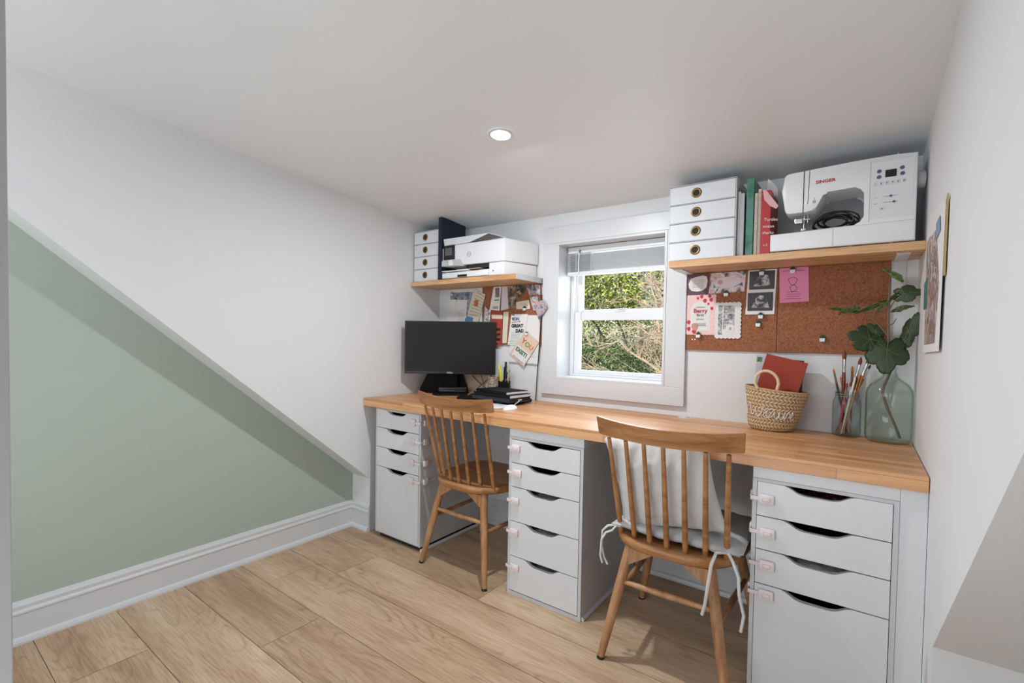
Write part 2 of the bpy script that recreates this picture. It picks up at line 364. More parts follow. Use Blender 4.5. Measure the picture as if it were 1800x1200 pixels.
# baseboards
prof = [(0, 0), (.026, 0), (.026, .008), (.022, .018), (.013, .024), (.012, .104), (.016, .108), (.016, .114), (.011, .122), (.012, .136), (.009, .142), (.006, .150), (0, .152)]
def baseboard(name, p0, p1, nrm, label, mitre0=0, mitre1=0):
    d = Vector((p1[0] - p0[0], p1[1] - p0[1], 0)).normalized(); n = Vector((nrm[0], nrm[1], 0)); m = MB()
    A = []; B = []
    for o_, z in prof:
        a = Vector((*p0, 0)) + n * o_ + d * (mitre0 * o_); b = Vector((*p1, 0)) + n * o_ + d * (mitre1 * o_)
        A.append(m.bm.verts.new((a.x, a.y, z))); B.append(m.bm.verts.new((b.x, b.y, z)))
    k = len(prof); m.bm.faces.new(A); m.bm.faces.new(B[::-1])
    for i in range(k - 1): m.bm.faces.new((A[i], A[i + 1], B[i + 1], B[i]))
    struct(m.build(name, M_trim), label)
baseboard('baseboard_left', (-DL, YB), (-DL, YR), (1, 0), 'white moulded baseboard under the green wall', 0, -1)
baseboard('baseboard_return', (-DL, YR), (0.004, YR), (0, -1), 'short white baseboard on the return beside the left cabinet', 1, 0)
baseboard('baseboard_window', (.44, 0), (1.0, 0), (0, -1), 'white baseboard behind the left chair')
baseboard('baseboard_window_right', (1.39, 0), (1.96, 0), (0, -1), 'white baseboard behind the cushioned chair')

# ---------------------------------------------------------------- window
m = MB(); t_ = .02
m.box(.81, OX0, -t_, 0, .913, 1.655, .001).box(OX1, 1.584, -t_, 0, .913, 1.655, .002)
m.box(.81, 1.584, -t_ - .002, 0, 1.655, 1.742, .002).box(.81, 1.584, -t_ - .002, 0, .826, .913, .002)
wc = m.build('window_1', M_trim); struct(wc, 'flat white casing around the window')
m = MB(); e = .004
m.box(OX0 + .0005, OX0 + .012, -.021, .2, OZ0 + .0005, OZ1 - .0005).box(OX1 - .012, OX1 - .0005, -.021, .2, OZ0 + .0005, OZ1 - .0005).box(OX0 + .012, OX1 - .012, -.021, .2, OZ0 + .0005, OZ0 + .012).box(OX0 + .012, OX1 - .012, -.021, .2, OZ1 - .012, OZ1 - .0005)
m.build('window_reveal', M_trim, wc)
# vinyl frame: outer frame, upper sash (further out), lower sash
fx0, fx1, fz0, fz1 = .912, 1.478, .93, 1.642
def frame(name, x0, x1, z0, z1, y0, y1, l, r, b, t, parent, mm=M_white):
    m = MB(); m.box(x0, x0 + l, y0, y1, z0, z1, .002).box(x1 - r, x1, y0, y1, z0, z1, .002).box(x0 + l, x1 - r, y0, y1, z0, z0 + b, .002).box(x0 + l, x1 - r, y0, y1, z1 - t, z1, .002)
    return m.build(name, mm, parent)
frame('window_frame', OX0 + .012, OX1 - .012, OZ0 + .012, OZ1 - .012, .125, .2, .02, .02, .012, .02, wc)
up = frame('upper_sash', .932, 1.458, 1.27, 1.63, .165, .192, .03, .03, .03, .03, wc)
lo = frame('lower_sash', .930, 1.460, .937, 1.285, .138, .163, .036, .03, .022, .045, wc)
MB().box(.96, 1.43, .177, .180, 1.298, 1.605).build('glass_pane', M_pane, up)
MB().box(.96, 1.43, .149, .152, .955, 1.245).build('glass_pane', M_pane, lo)
m = MB().box(1.17, 1.23, .128, .14, 1.286, 1.294, .002).box(1.19, 1.24, .122, .135, 1.294, 1.300, .002); m.build('sash_lock', M_white, lo)
m = MB().box(1.01, 1.035, .13, .139, 1.287, 1.294, .002); m.build('sash_lock', M_white, lo)
# blind: head rail, bunched slats, bottom rail, wand, cords
bl = thing('window_blind', 'white slatted blind raised to the top of the window', 'blind', (1.195, .09, 1.485))
def bb(name, x0, x1, y0, y1, z0, z1, mm=M_white, b=.002): return MB().box(x0, x1, y0, y1, z0, z1, b).build(name, mm, bl, off=(1.195, .09, 1.485))
M_slat = mat('white blind slat', (232, 233, 235), .4)
bb('head_rail', .915, 1.475, .07, .105, 1.605, 1.64)
m = MB()
for i in range(22):
    z = 1.507 + i * .0042
    m.prism([(.062, z), (.087, z + .0028), (.112, z), (.112, z + .0008), (.087, z + .0036), (.062, z + .0008)], 0, .918, 1.472)
m.build('slats', M_slat, bl, off=(1.195, .09, 1.485))
bb('bottom_rail', .918, 1.472, .064, .110, 1.485, 1.503)
for x in (.97, 1.06, 1.33): MB().tube([(x, .0615, 1.49), (x, .0615, 1.61)], .0008, 6).build('lift_cord', M_white, bl, off=(1.195, .09, 1.485))
m = MB().tube([(.99, .06, 1.612), (.984, .058, 1.36), (.981, .06, 1.12)], .0028, 8); m.build('tilt_wand', M_white, bl, smooth=40, off=(1.195, .09, 1.485))
MB().tube([(.991, .068, 1.62), (.99, .06, 1.606)], .005, 8).build('wand_hook', mat('grey clip', (120, 120, 122), .4), bl, off=(1.195, .09, 1.485))

# ---------------------------------------------------------------- recessed ceiling light
lx, ly = 1.132, -.868; lz = ceil_z(ly); la = math.atan(CS)
dl = thing('ceiling_light', 'round recessed downlight glowing in the ceiling', 'ceiling light', (lx, ly, lz - .001)); dl.rotation_euler = (la * -1, 0, 0)
MB().lathe([(.036, -.0005), (.038, -.004), (.047, -.003), (.048, 0)], n=40).build('trim_ring', M_trim, dl, smooth=40)
md = bpy.data.materials.new('lit diffuser'); md.use_nodes = True; b_ = md.node_tree.nodes['Principled BSDF']; b_.inputs['Emission Color'].default_value = (1, .98, .95, 1); b_.inputs['Emission Strength'].default_value = 12
MB().lathe([(0, -.001), (.037, -.001)], n=40).build('diffuser', md, dl)
d = bpy.data.lights.new('downlight', 'AREA'); d.shape = 'DISK'; d.size = .07; d.energy = 13.5; d.color = (.93, .965, 1)
o = bpy.data.objects.new('downlight', d); C.objects.link(o); o.location = (lx, ly, lz - .012); o.rotation_euler = (0, 0, 0)

# ---------------------------------------------------------------- outside
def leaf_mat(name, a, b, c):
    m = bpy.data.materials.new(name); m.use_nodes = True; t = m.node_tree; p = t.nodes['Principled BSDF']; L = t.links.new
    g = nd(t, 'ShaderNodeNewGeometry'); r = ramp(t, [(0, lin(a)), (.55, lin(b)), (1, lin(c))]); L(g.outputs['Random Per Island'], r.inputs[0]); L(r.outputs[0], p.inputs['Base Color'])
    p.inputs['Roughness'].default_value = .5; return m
M_bark = mat('grey bark', (120, 105, 90), .9, var=.2, bump=.3, bscale=20)
def tree(name, label, x, y, z0, blobs, leafm, nleaf, size, seed, cat='tree'):
    rnd = random.Random(seed); t = thing(name, label, cat, (x, y, z0)); m = MB()
    top = max(b[2] for b in blobs) - z0
    m.tube([(0, 0, 0), (.1, .05, top * .4), (0, 0, top * .62)], [.16, .12, .05], 8)
    for b in blobs[:8]: m.tube([(0.05, 0, top * .3), ((b[0] - x) * .6, (b[1] - y) * .6, (b[2] - z0) * .8), (b[0] - x, b[1] - y, (b[2] - z0) * .95)], [.05, .03, .01], 6)
    m.build('trunk', M_bark, t)
    vs = []; fs = []; tot = sum(b[3] ** 2 for b in blobs)
    for b in blobs:
        for i in range(int(nleaf * b[3] ** 2 / tot)):
            u = Vector((rnd.gauss(0, 1), rnd.gauss(0, 1), rnd.gauss(0, 1))).normalized(); rr = b[3] * (rnd.random() ** .25) * (1 + .25 * noise.noise(u * 2.3 + Vector(b[:3])))
            c = Vector(b[:3]) + Vector((u.x * rr, u.y * rr * .8, u.z * rr * .85)) - Vector((x, y, z0))
            n = (u + Vector((rnd.uniform(-.9, .9), rnd.uniform(-.9, .9), rnd.uniform(-.5, 1.1)))).normalized()
            a = n.orthogonal().normalized(); a.rotate(Matrix.Rotation(rnd.uniform(0, 6.28), 3, n)); c2 = n.cross(a); s_ = size * rnd.uniform(.6, 1.3)
            k = len(vs); vs += [c - a * s_, c + c2 * s_ * .38 + n * s_ * .1, c + a * s_, c - c2 * s_ * .38 + n * s_ * .1]; fs.append((k, k + 1, k + 2, k + 3))
    me = bpy.data.meshes.new('foliage'); me.from_pydata(vs, [], fs); me.materials.append(leafm)
    o = bpy.data.objects.new('foliage', me); C.objects.link(o); o.parent = t
LM1 = leaf_mat('sunny leaf', (94, 108, 40), (150, 160, 66), (205, 205, 105))  # sunlight put into this leaf colour; the darker copy below holds the shade
LM2 = leaf_mat('shaded leaf', (54, 74, 42), (88, 110, 62), (130, 142, 84))
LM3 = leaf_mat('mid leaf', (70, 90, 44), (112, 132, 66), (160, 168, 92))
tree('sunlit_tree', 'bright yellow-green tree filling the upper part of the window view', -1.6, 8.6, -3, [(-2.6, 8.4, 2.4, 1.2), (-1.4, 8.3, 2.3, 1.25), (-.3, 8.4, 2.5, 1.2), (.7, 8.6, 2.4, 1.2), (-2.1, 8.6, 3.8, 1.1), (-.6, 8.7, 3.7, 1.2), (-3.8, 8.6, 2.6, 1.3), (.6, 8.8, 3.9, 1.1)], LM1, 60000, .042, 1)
tree('shaded_tree', 'shaded green tree behind the lower left window pane', -1.9, 6.3, -3, [(-2.4, 6.2, .55, .8), (-1.5, 6.1, .45, .75), (-1.7, 6.3, -.4, .9), (-3.2, 6.4, .5, .9), (-.8, 6.7, .5, .7), (-2.6, 6.3, -.7, .9), (-.6, 6.8, -.5, .9)], LM2, 34000, .036, 2)
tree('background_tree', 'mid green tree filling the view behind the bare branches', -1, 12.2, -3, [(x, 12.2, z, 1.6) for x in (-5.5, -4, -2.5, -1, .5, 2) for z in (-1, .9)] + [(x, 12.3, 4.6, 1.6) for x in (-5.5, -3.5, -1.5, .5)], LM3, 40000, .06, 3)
def bare_shrub():
    rnd = random.Random(21); t = thing('bare_shrub', 'leafless pale brown shrub with tangled twigs behind the lower right window pane', 'shrub', (.05, 4.6, -3)); m = MB()
    def br(p, d, l, r, dep, bend=.35):
        pts = [p]
        for i in range(5):
            d = (d + Vector((rnd.uniform(-bend, bend), rnd.uniform(-.1, .1), rnd.uniform(-bend, bend)))).normalized(); pts.append(pts[-1] + d * l / 5)
        m.tube(pts, [r * (1 - .13 * i) for i in range(6)], 5, cap=False)
        if dep > 0:
            for k in range(5):
                q = pts[rnd.randint(1, 5)]; br(q, (d + Vector((rnd.uniform(-1.2, 1), rnd.uniform(-.25, .25), rnd.uniform(-.9, .8)))).normalized(), l * .55, r * .58, dep - 1, .45)
    br(Vector((0, 0, 0)), Vector((0, 0, 1)), 3.2, .05, 0, .06)
    for i in range(9): br(Vector((rnd.uniform(-.1, .25), rnd.uniform(-.1, .1), rnd.uniform(3.0, 3.9))), Vector((rnd.uniform(-1.1, .4), 0, rnd.uniform(.0, 1))).normalized(), rnd.uniform(.9, 1.5), .016, 3)
    m.build('branch', mat('dead twig', (196, 172, 150), .9, var=.15), t)
bare_shrub()
o = MB().box(-30, 30, .3, 40, -3.2, -3).build('ground', mat('rough grass', (88, 96, 58), .95, var=.2)); struct(o, 'grassy ground far below the window')

# ---------------------------------------------------------------- desk and shelves
DZ, DT, DD = .779, .042, .615
m = MB().box(.002, W - .002, -DD, -.001, DZ - DT, DZ, .0015)
tag(m.build('desk_worktop', desk_material()), 'long butcher block worktop running under the window', 'worktop')
g = thing('cable_grommet', 'round metal cable grommet set in the worktop below the window', 'cable grommet', (1.597, -.036, DZ))
MB().lathe([(0, .002), (.02, .0022), (.027, .002), (.029, 0)], n=32).build('cap', mat('brushed nickel', (214, 214, 212), .35, metal=.2), g, smooth=40)
MB().lathe([(0, .0026), (.007, .0026)], (.012, .004, 0), n=16).build('cable_hole', M_dark, g)

def shelf(name, x0, x1, y0, label, cut=0):
    p = [(x0, -.001), (x0, y0), (x1 - cut, y0), (x1, y0 + cut), (x1, -.001)] if cut else [(x0, -.001), (x0, y0), (x1, y0), (x1, -.001)]
    return tag(MB().prism(p, 2, 1.442, 1.47, .001).build(name, M_shelf), label, 'shelf')
s1 = shelf('wall_shelf', .001, .797, -.262, 'pale wooden wall shelf carrying the printer')
MB().box(.7972, .80, -.262, -.001, 1.442, 1.47).build('end_cap', mat('grey primer', (186, 188, 192), .5), s1)
s2 = shelf('wall_shelf', 1.57, W - .001, -.243, 'pale wooden wall shelf carrying the sewing machine')
def bracket(x, label, pos=1):
    b = thing('shelf_bracket', label, 'bracket', (x, 0, 1.442))
    MB().box(-.018, .018, -.19, -.0005, -.004, 0).build('arm', M_trim, b); MB().box(-.018, .018, -.004, -.0005, -.09, -.004).build('wall_plate', M_trim, b)
bracket(2.335, 'white metal bracket under the right end of the sewing machine shelf')
bracket(1.592, 'white metal bracket under the left end of the sewing machine shelf')
# ---------------------------------------------------------------- drawer cabinets
def notch_front(x0, x1, z0, z1, m, y0=-.002, y1=.016):
    """front with the wavy finger cut-out in its top edge"""
    w_ = x1 - x0; c = (x0 + x1) / 2 - .005; hw = .092; dp = .023; pts = [(x0, z0), (x1, z0), (x1, z1)]
    pr = []
    for i in range(25):
        u = i / 24; x = c + hw - 2 * hw * u
        k = min(u, 1 - u) / .30; k = min(1, k); k = k * k * (3 - 2 * k); pr.append((x, z1 - dp * k))
    pts += pr + [(x0, z1)]
    m.prism(pts, 1, y0, y1, .0008)
def cabinet(name, label, loc, lines, filler, zb=0, side=None, contents=None):
    t = thing(name, label, 'drawer cabinet', (loc[0], loc[1], 0)); Wd, Dp, H = .36, .575, .70; T = .0125
    m = MB(); m.box(0, T, 0, Dp, zb, zb + H, .0006).box(Wd - T, Wd, 0, Dp, zb, zb + H, .0006).box(T, Wd - T, 0.001, Dp, zb + H - .010, zb + H).box(T, Wd - T, .001, Dp, zb, zb + .016).box(T, Wd - T, Dp - .01, Dp, zb, zb + H)
    m.build('carcass', M_lacq_side, t)
    if zb: MB().box(.02, Wd - .02, .02, Dp, 0, zb).build('shade_plinth', M_dark, t)  # support block coloured dark for the shaded gap below the cabinet
    for i in range(len(lines) - 1):
        z1, z0 = lines[i], lines[i + 1]
        m = MB(); notch_front(T + .0015, Wd - T - .0015, z0 + .002, z1 - .001, m); f = m.build('drawer', M_lacq, t)
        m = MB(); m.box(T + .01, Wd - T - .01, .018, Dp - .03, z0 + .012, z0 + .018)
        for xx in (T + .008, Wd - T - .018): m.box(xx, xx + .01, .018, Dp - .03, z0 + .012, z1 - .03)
        m.box(T + .01, Wd - T - .01, Dp - .04, Dp - .03, z0 + .012, z1 - .03); m.build('drawer_box', M_dark, f)  # dark colour stands for the shade inside the drawers
    if filler: MB().box(0, Wd, .002, Dp, zb + H + .0005, DZ - DT - .0005, .0006).build('top_filler', M_lacq, t)
    if side: MB().box(Wd + .0005, side, .004, .3, 0, DZ - DT - .0005, .0006).build('side_filler', M_lacq, t)
    return t
YC = -.605
cabinet('drawer_cabinet', 'white cabinet with three drawers and a deep front, at the left end of the desk', (.0715, -.58, 0), [.724, .621, .512, .402, .03], True, .027)
cabinet('drawer_cabinet', 'white five-drawer cabinet standing between the two chairs', (1.012, YC, 0), [.688, .586, .480, .328, .173, .019], True)
cabinet('drawer_cabinet', 'white cabinet with four notched fronts against the right wall', (1.968, YC, 0), [.690, .581, .474, .364, .019], True, side=W - 1.968 - .001)
# things seen through the cut-outs
def stash(name, label, cat, x, z, w_, col, seed):
    rnd = random.Random(seed); t = tag(MB().grid(lambda u, v: (x + w_ * (u - .5), YC + .035 + .16 * v, z + .012 * noise.noise(Vector((u * 6, v * 7, seed))) + .022 * math.sin(PI * u) * math.sin(PI * v)), 18, 14).build(name, mat(name + str(seed), col, .4, var=.4, nscale=60), smooth=60), label, cat)
    md_ = t.modifiers.new('thickness', 'SOLIDIFY'); md_.thickness = .004
for i, (x, z, w_, col, sd_, lb) in enumerate([(1.19, .443, .2, (150, 148, 146), 1, 'crumpled clear film in the third drawer of the five-drawer cabinet'), (1.19, .292, .2, (150, 150, 150), 2, 'crumpled grey film in the fourth drawer of the five-drawer cabinet'), (1.19, .136, .2, (120, 120, 118), 3, 'grey film in the bottom drawer of the five-drawer cabinet'), (2.14, .436, .2, (176, 178, 180), 5, 'grey packet in the third drawer of the right cabinet')]):
    stash('plastic_film', lb, 'plastic film', x, z, w_, col, sd_)
t = tag(MB().box(2.04, 2.24, YC + .05, YC + .2, .62, .651).build('playing_cards', photo_material('dark printed card', [(30, 26, 26), (60, 50, 50), (150, 60, 60), (170, 165, 160)], 60)), 'dark printed box in the top drawer of the right cabinet', 'box')
# quarter round strips along the cabinet feet
struct(MB().tube([(1.3725, YC + .01, .006), (1.3725, -.03, .006)], .011, 12).build('trim_2', M_trim, smooth=60), 'thin white quarter round along the five-drawer cabinet')
struct(MB().tube([(.4325, -.57, .006), (.4325, -.03, .006)], .011, 12).build('trim_3', M_trim, smooth=60), 'thin white quarter round along the left cabinet')

# child safety latches
def latch_wrap(x, z, xs, yc, label, group, dx=0):
    """pad on the drawer front, strap round the left edge, pad on the side"""
    t = thing('safety_latch', label, 'safety latch', (x, yc - .002, z), group=group)
    MB().box(-.0215 + dx, .0215 + dx, -.010, -.0005, -.0165, .0165, .0045).build('front_pad', M_pink, t, smooth=40)
    MB().box(-.011 + dx, .011 + dx, -.0125, -.0095, -.0065, .0065, .003).build('press_button', M_pink, t, smooth=40)
    e = xs - x; MB().box(e - .006, -.014 + dx, -.0055, -.003, -.006, .006, .001).box(e - .006, e - .003, -.0055, .03, -.006, .006, .001).build('strap', M_pink, t)
    MB().box(e - .009, e - .0005, .018, .058, -.0165, .0165, .003).build('side_pad', M_pink, t, smooth=40)
for (x, z), lb in zip([(1.051, .651), (1.060, .543), (1.050, .419), (1.049, .281), (1.055, .125)], ['top', 'second', 'third', 'fourth', 'bottom']):
    latch_wrap(x, z, 1.012, YC, f'pink child safety latch on the {lb} drawer of the five-drawer cabinet', 'safety latches on the middle cabinet')
for (x, z), lb in zip([(2.009, .637), (2.014, .53), (2.015, .428), (2.015, .334)], ['top', 'second', 'third', 'deep bottom']):
    latch_wrap(x, z, 1.968, YC, f'pink child safety latch on the {lb} drawer of the right cabinet', 'safety latches on the right cabinet')
for (x, z), lb in zip([(.380, .68), (.374, .58), (.371, .467), (.366, .37)], ['top', 'second', 'third', 'deep bottom']):
    t = thing('safety_latch', f'pink child safety latch round the edge of the {lb} front of the left cabinet', 'safety latch', (x, -.582, z), group='safety latches on the left cabinet')
    MB().box(-.0165, .0165, -.010, -.0005, -.018, .018, .0045).build('front_pad', M_pink, t, smooth=40)
    MB().box(-.008, .008, -.0125, -.0095, -.008, .008, .003).build('press_button', M_pink, t, smooth=40)
    e = .4315 - x; MB().box(.014, e + .005, -.0055, -.003, -.006, .006, .001).box(e + .0025, e + .005, -.0055, .03, -.006, .006, .001).box(e + .0025, e + .004, .05, .11, -.003, .003).build('strap', M_pink, t)
    MB().box(e + .0005, e + .011, .018, .055, -.016, .016, .004).build('side_pad', M_pink, t, smooth=40)


# ---------------------------------------------------------------- chairs
ZSE = .437
def arc_y(x, w_, y, c): return -y + c * (x / w_) ** 2
def make_chair(label, loc, rz):
    t = thing('spindle_chair', label, 'chair', (loc[0], loc[1], 0), rz, 'spindle back chairs at the desk')
    # seat: rounded outline, soft top edge, undercut bottom edge, slightly dished
    out = []
    for i in range(72):
        a = 2 * PI * i / 72; cx_, sy_ = math.cos(a), math.sin(a)
        p = 4.2 if sy_ > 0 else 2.9
        rr = (abs(cx_) ** p + abs(sy_) ** p) ** (-1 / p)
        out.append((.218 * rr * cx_ * (1 + .06 * sy_), (.225 if sy_ > 0 else .235) * rr * sy_))
    m = MB(); rings = []
    for k, z in ((.90, -.036), (.97, -.032), (.995, -.022), (1, -.012), (.992, -.004), (.97, 0), (.8, -.003), (.5, -.007), (.2, -.008)):
        rings.append([m.bm.verts.new((x * k, y * k, ZSE + z)) for x, y in out])
    for A, B in zip(rings, rings[1:]):
        for k in range(72): m.bm.faces.new((A[k], A[(k + 1) % 72], B[(k + 1) % 72], B[k]))
    m.bm.faces.new(rings[0]); m.bm.faces.new(rings[-1]); m.build('seat', M_chair, t, smooth=50)
    # crest rail
    CW, CY, CZ, CHh = .234, .292, .863, .066
    def crest(u, v):
        x = -CW + 2 * CW * u; k = (x / CW) ** 2; a = v * 4
        yb = -CY + .028 * k; zt = CZ - .016 * (1 - k); zb = CZ - CHh - .012 * (1 - k) + .004
        xt = x; y_t, y_b = yb - .003, yb + .014
        th = .018
        return [(xt, y_t, zt), (x * .985, y_b, zb), (x * .985, y_b + th, zb), (xt, y_t + th, zt)][int(round(a)) % 4]
    m = MB(); R_ = [[m.bm.verts.new(crest(i / 24, j / 4)) for j in range(4)] for i in range(25)]
    for A, B in zip(R_, R_[1:]):
        for k in range(4): m.bm.faces.new((A[k], A[(k + 1) % 4], B[(k + 1) % 4], B[k]))
    m.bm.faces.new(R_[0]); m.bm.faces.new(R_[-1]); bmesh.ops.bevel(m.bm, geom=[e for e in m.bm.edges if abs((e.verts[0].co - e.verts[1].co).normalized().x) > .7 or e.is_boundary], offset=.003, segments=2, affect='EDGES')
    m.build('crest_rail', M_chair, t, smooth=50)
    for i in range(7):
        q = (i - 3) / 3; xb = .1754 * q; p0 = Vector((xb, arc_y(xb, .1754, .2005, .045), ZSE - .012)); xt = .191 * q
        p1 = Vector((xt, -CY + .028 * (xt / CW) ** 2 + .020, CZ - CHh - .006))
        MB().tube([p0, p0.lerp(p1, .25), p0.lerp(p1, .5), p0.lerp(p1, .8), p1], [.0088, .0094, .0088, .0076, .007], 12).build('spindle', M_chair, t, smooth=60)
    FW, FR, TW, TR, FF, FY = .206, .252, .133, .178, .228, .235
    def leg(f, tp):
        f, tp = Vector(f), Vector(tp); MB().tube([f + (tp - f) * .02, f.lerp(tp, .3), f.lerp(tp, .62), f.lerp(tp, 1)], [.0125, .0155, .0178, .0168], 16).build('leg', M_leg, t, smooth=60)
        lg = t.children[-1] if t.children else None
        MB().tube([f, f + (tp - f) * .022], .0132, 16).build('leg_cap', M_black, t, smooth=60)
    F = {(-1, -1): ((-FW, -FR, 0), (-TW, -TR, ZSE - .034)), (1, -1): ((FW, -FR, 0), (TW, -TR, ZSE - .034)), (-1, 1): ((-FF, FY, 0), (-.15, .155, ZSE - .034)), (1, 1): ((FF, FY, 0), (.15, .155, ZSE - .034))}
    for f, tp in F.values(): leg(f, tp)
    def at(k, z): f, tp = map(Vector, F[k]); return f.lerp(tp, z / tp.z)
    def bar(a, b, name='stretcher', r=.0105):
        MB().tube([a, a.lerp(b, .1), a.lerp(b, .5), a.lerp(b, .9), b], [r * .72, r * .85, r * 1.1, r * .85, r * .72], 12).build(name, M_leg, t, smooth=60)
    bar(at((-1, -1), .275), at((1, -1), .275))
    bar(at((-1, -1), .235), at((-1, 1), .235)); bar(at((1, -1), .235), at((1, 1), .235))
    # gussets between the seat and the inner side of every leg
    for kx, ky in F:
        p = at((kx, ky), ZSE - .034); q = at((kx, ky), ZSE - .105)
        MB().prism([(p.x, ZSE - .0365), (p.x - kx * .095, ZSE - .0365), (q.x - kx * .004, ZSE - .105), (q.x, ZSE - .105)], 1, q.y - .009, q.y + .009, .001).build('gusset', M_leg, t)
    return t
chair_l = make_chair('orange oiled spindle chair with a bare seat at the left end of the desk', (.7269, -.401), -.0275)
chair_r = make_chair('orange oiled spindle chair carrying a white pillow and a tied seat cushion', (1.730, -.500), .0147)

# pillow and cushion on the right chair (same placement as that chair)
M_linen = mat('white linen', (213, 213, 212), .9, var=.03, bump=.5, bscale=420)
M_grey = mat('pale grey linen', (190, 190, 190), .9, var=.04, bump=.5, bscale=420)
Rc = Matrix.Translation((1.730, -.500, 0)) @ Matrix.Rotation(.0147, 4, 'Z')
def pillow(name, label, cat, cx_, sx, sy, th, m4, mt, seed, wr=.006, pin=.10):
    m = MB(); N = 40
    def f(u, v, s):
        a, b = u * 2 - 1, v * 2 - 1
        x = a * (1 - pin * (1 - b * b) * abs(a)) ; y = b * (1 - pin * (1 - a * a) * abs(b))
        h = ((1 - abs(a) ** 2.6) * (1 - abs(b) ** 2.6)) ** .5
        n = noise.noise(Vector((a * 2.6, b * 1.2, seed))) * wr * 1.6 + noise.noise(Vector((a * 7, b * 3, seed + 4))) * wr + noise.noise(Vector((a * 14, b * 10, seed + 8))) * wr * .4
        e_ = min(1, (1 - max(abs(a), abs(b))) * 6)
        return Vector((x * sx / 2, y * sy / 2 + n * .6 * (1 - e_), s * (th / 2 * h) + n * e_ + .0012 * s))
    G = {}
    for s in (1, -1):
        for i in range(N + 1):
            for j in range(N + 1):
                if s == -1 and (i in (0, N) or j in (0, N)): G[s, i, j] = G[1, i, j]
                else: G[s, i, j] = m.bm.verts.new(f(i / N, j / N, s))
        for i in range(N):
            for j in range(N): m.bm.faces.new((G[s, i, j], G[s, i + 1, j], G[s, i + 1, j + 1], G[s, i, j + 1]))
    bmesh.ops.transform(m.bm, matrix=m4, verts=m.bm.verts)
    loc = m4.translation
    o = m.build(name, mt, None, smooth=80, off=loc); tag(o, label, cat); return o
m4 = Rc @ Matrix.Translation((.012, .005, ZSE + .028))
cu = pillow('seat_cushion', 'pale grey linen seat cushion tied to the right chair', 'cushion', 0, .43, .385, .064, m4, M_grey, 3, .006, .02)
ax = Matrix.Rotation(math.radians(90 + 11), 4, 'X')
m4 = Rc @ Matrix.Translation((-.028, -.166, ZSE + .205)) @ Matrix.Rotation(math.radians(-10), 4, 'Y') @ ax
pillow('throw_pillow', 'square white linen pillow propped against the spindles of the right chair', 'pillow', 0, .36, .345, .085, m4, M_linen, 11, .007, .09)
m = MB(); P = lambda x, y, z: tuple(Rc @ Vector((x, y, z)))
def strand(*pts, r=.0042): m.tube([P(*p) for p in pts], r, 6)
lo_ = cu.location
for sx in (-1, 1):
    x0 = sx * .183; yb = -.158; m = MB()
    loop = [(x0 + .016 * math.cos(a), yb - .004 + .016 * math.sin(a), ZSE + .026 + .004 * math.sin(a)) for a in [i * PI / 6 for i in range(13)]]
    strand(*loop)
    if sx < 0:
        strand((x0, yb - .02, ZSE + .026), (x0 - .03, yb - .035, ZSE + .02), (x0 - .052, yb - .03, ZSE - .005), (x0 - .055, yb - .03, ZSE - .05), (x0 - .045, yb - .03, ZSE - .10), (x0 - .03, yb - .03, ZSE - .125))
        strand((x0, yb - .02, ZSE + .026), (x0 - .01, yb - .045, ZSE + .01), (x0 - .03, yb - .052, ZSE + .0), (x0 - .046, yb - .05, ZSE - .03), (x0 - .05, yb - .05, ZSE - .09), (x0 - .042, yb - .05, ZSE - .115))
    else:
        strand((x0, yb - .02, ZSE + .026), (x0 - .028, yb - .055, ZSE + .03), (x0 - .036, yb - .082, ZSE + .0), (x0 - .042, yb - .088, ZSE - .06), (x0 - .05, yb - .088, ZSE - .13), (x0 - .058, yb - .085, ZSE - .165), r=.005)
        strand((x0, yb - .02, ZSE + .026), (x0 + .02, yb - .05, ZSE + .012), (x0 + .04, yb - .075, ZSE - .02), (x0 + .044, yb - .08, ZSE - .07), (x0 + .058, yb - .078, ZSE - .13), (x0 + .05, yb - .07, ZSE - .185), r=.005)
    o = m.build('tie_cord', M_linen, cu, smooth=60, off=lo_)

# ---------------------------------------------------------------- storage boxes with drawers on the shelves
SZ = 1.4705
M_box = mat('grey-white card', (214, 216, 219), .6, var=.02); M_boxedge = mat('dark grey box edge', (92, 92, 96), .6)
def storage_box(label, x, y, w_, d_, h, eye):
    t = thing('storage_box', label, 'drawer box', (x, y, SZ)); n = 4; hh = h / n
    m = MB(); e = .0025
    m.box(0, e, 0, d_, 0, h).box(w_ - e, w_, 0, d_, 0, h).box(e, w_ - e, d_ - e, d_, 0, h)
    for i in range(n + 1): m.box(e, w_ - e, 0, d_ - e, max(0, i * hh - e), max(e, i * hh))
    m.build('case', M_box, t)
    for i in range(n):
        f = MB().box(e + .001, w_ - e - .001, -.002, d_ * .9, i * hh + .001, (i + 1) * hh - e - .002, .001).build('drawer', M_box, t)
        c = (w_ * eye, -.002, (i + .5) * hh)
        R = Matrix.Rotation(PI / 2, 4, 'X')
        m = MB().lathe([(.0125, 0), (.0125, .002), (.0155, .0035), (.0195, .0022), (.0205, 0)], n=32); bmesh.ops.transform(m.bm, matrix=Matrix.Translation(c) @ R, verts=m.bm.verts); m.build('eyelet', M_brass, f, smooth=50)
        m = MB().lathe([(0, .0012), (.0126, .0012)], n=24); bmesh.ops.transform(m.bm, matrix=Matrix.Translation(c) @ R, verts=m.bm.verts); m.build('finger_hole', M_dark, f)
        MB().box(.0, w_, -.0022, -.0004, (i + 1) * hh - e - .0012, (i + 1) * hh - e, 0).build('dark_rim', M_boxedge, f)
    return t
storage_box('tall grey-white box of four small drawers in the left corner shelf', .010, -.243, .221, .225, .305, .44)
storage_box('tall grey-white box of four small drawers with brass eyelets above the window corner', 1.566, -.236, .258, .225, .312, .42)

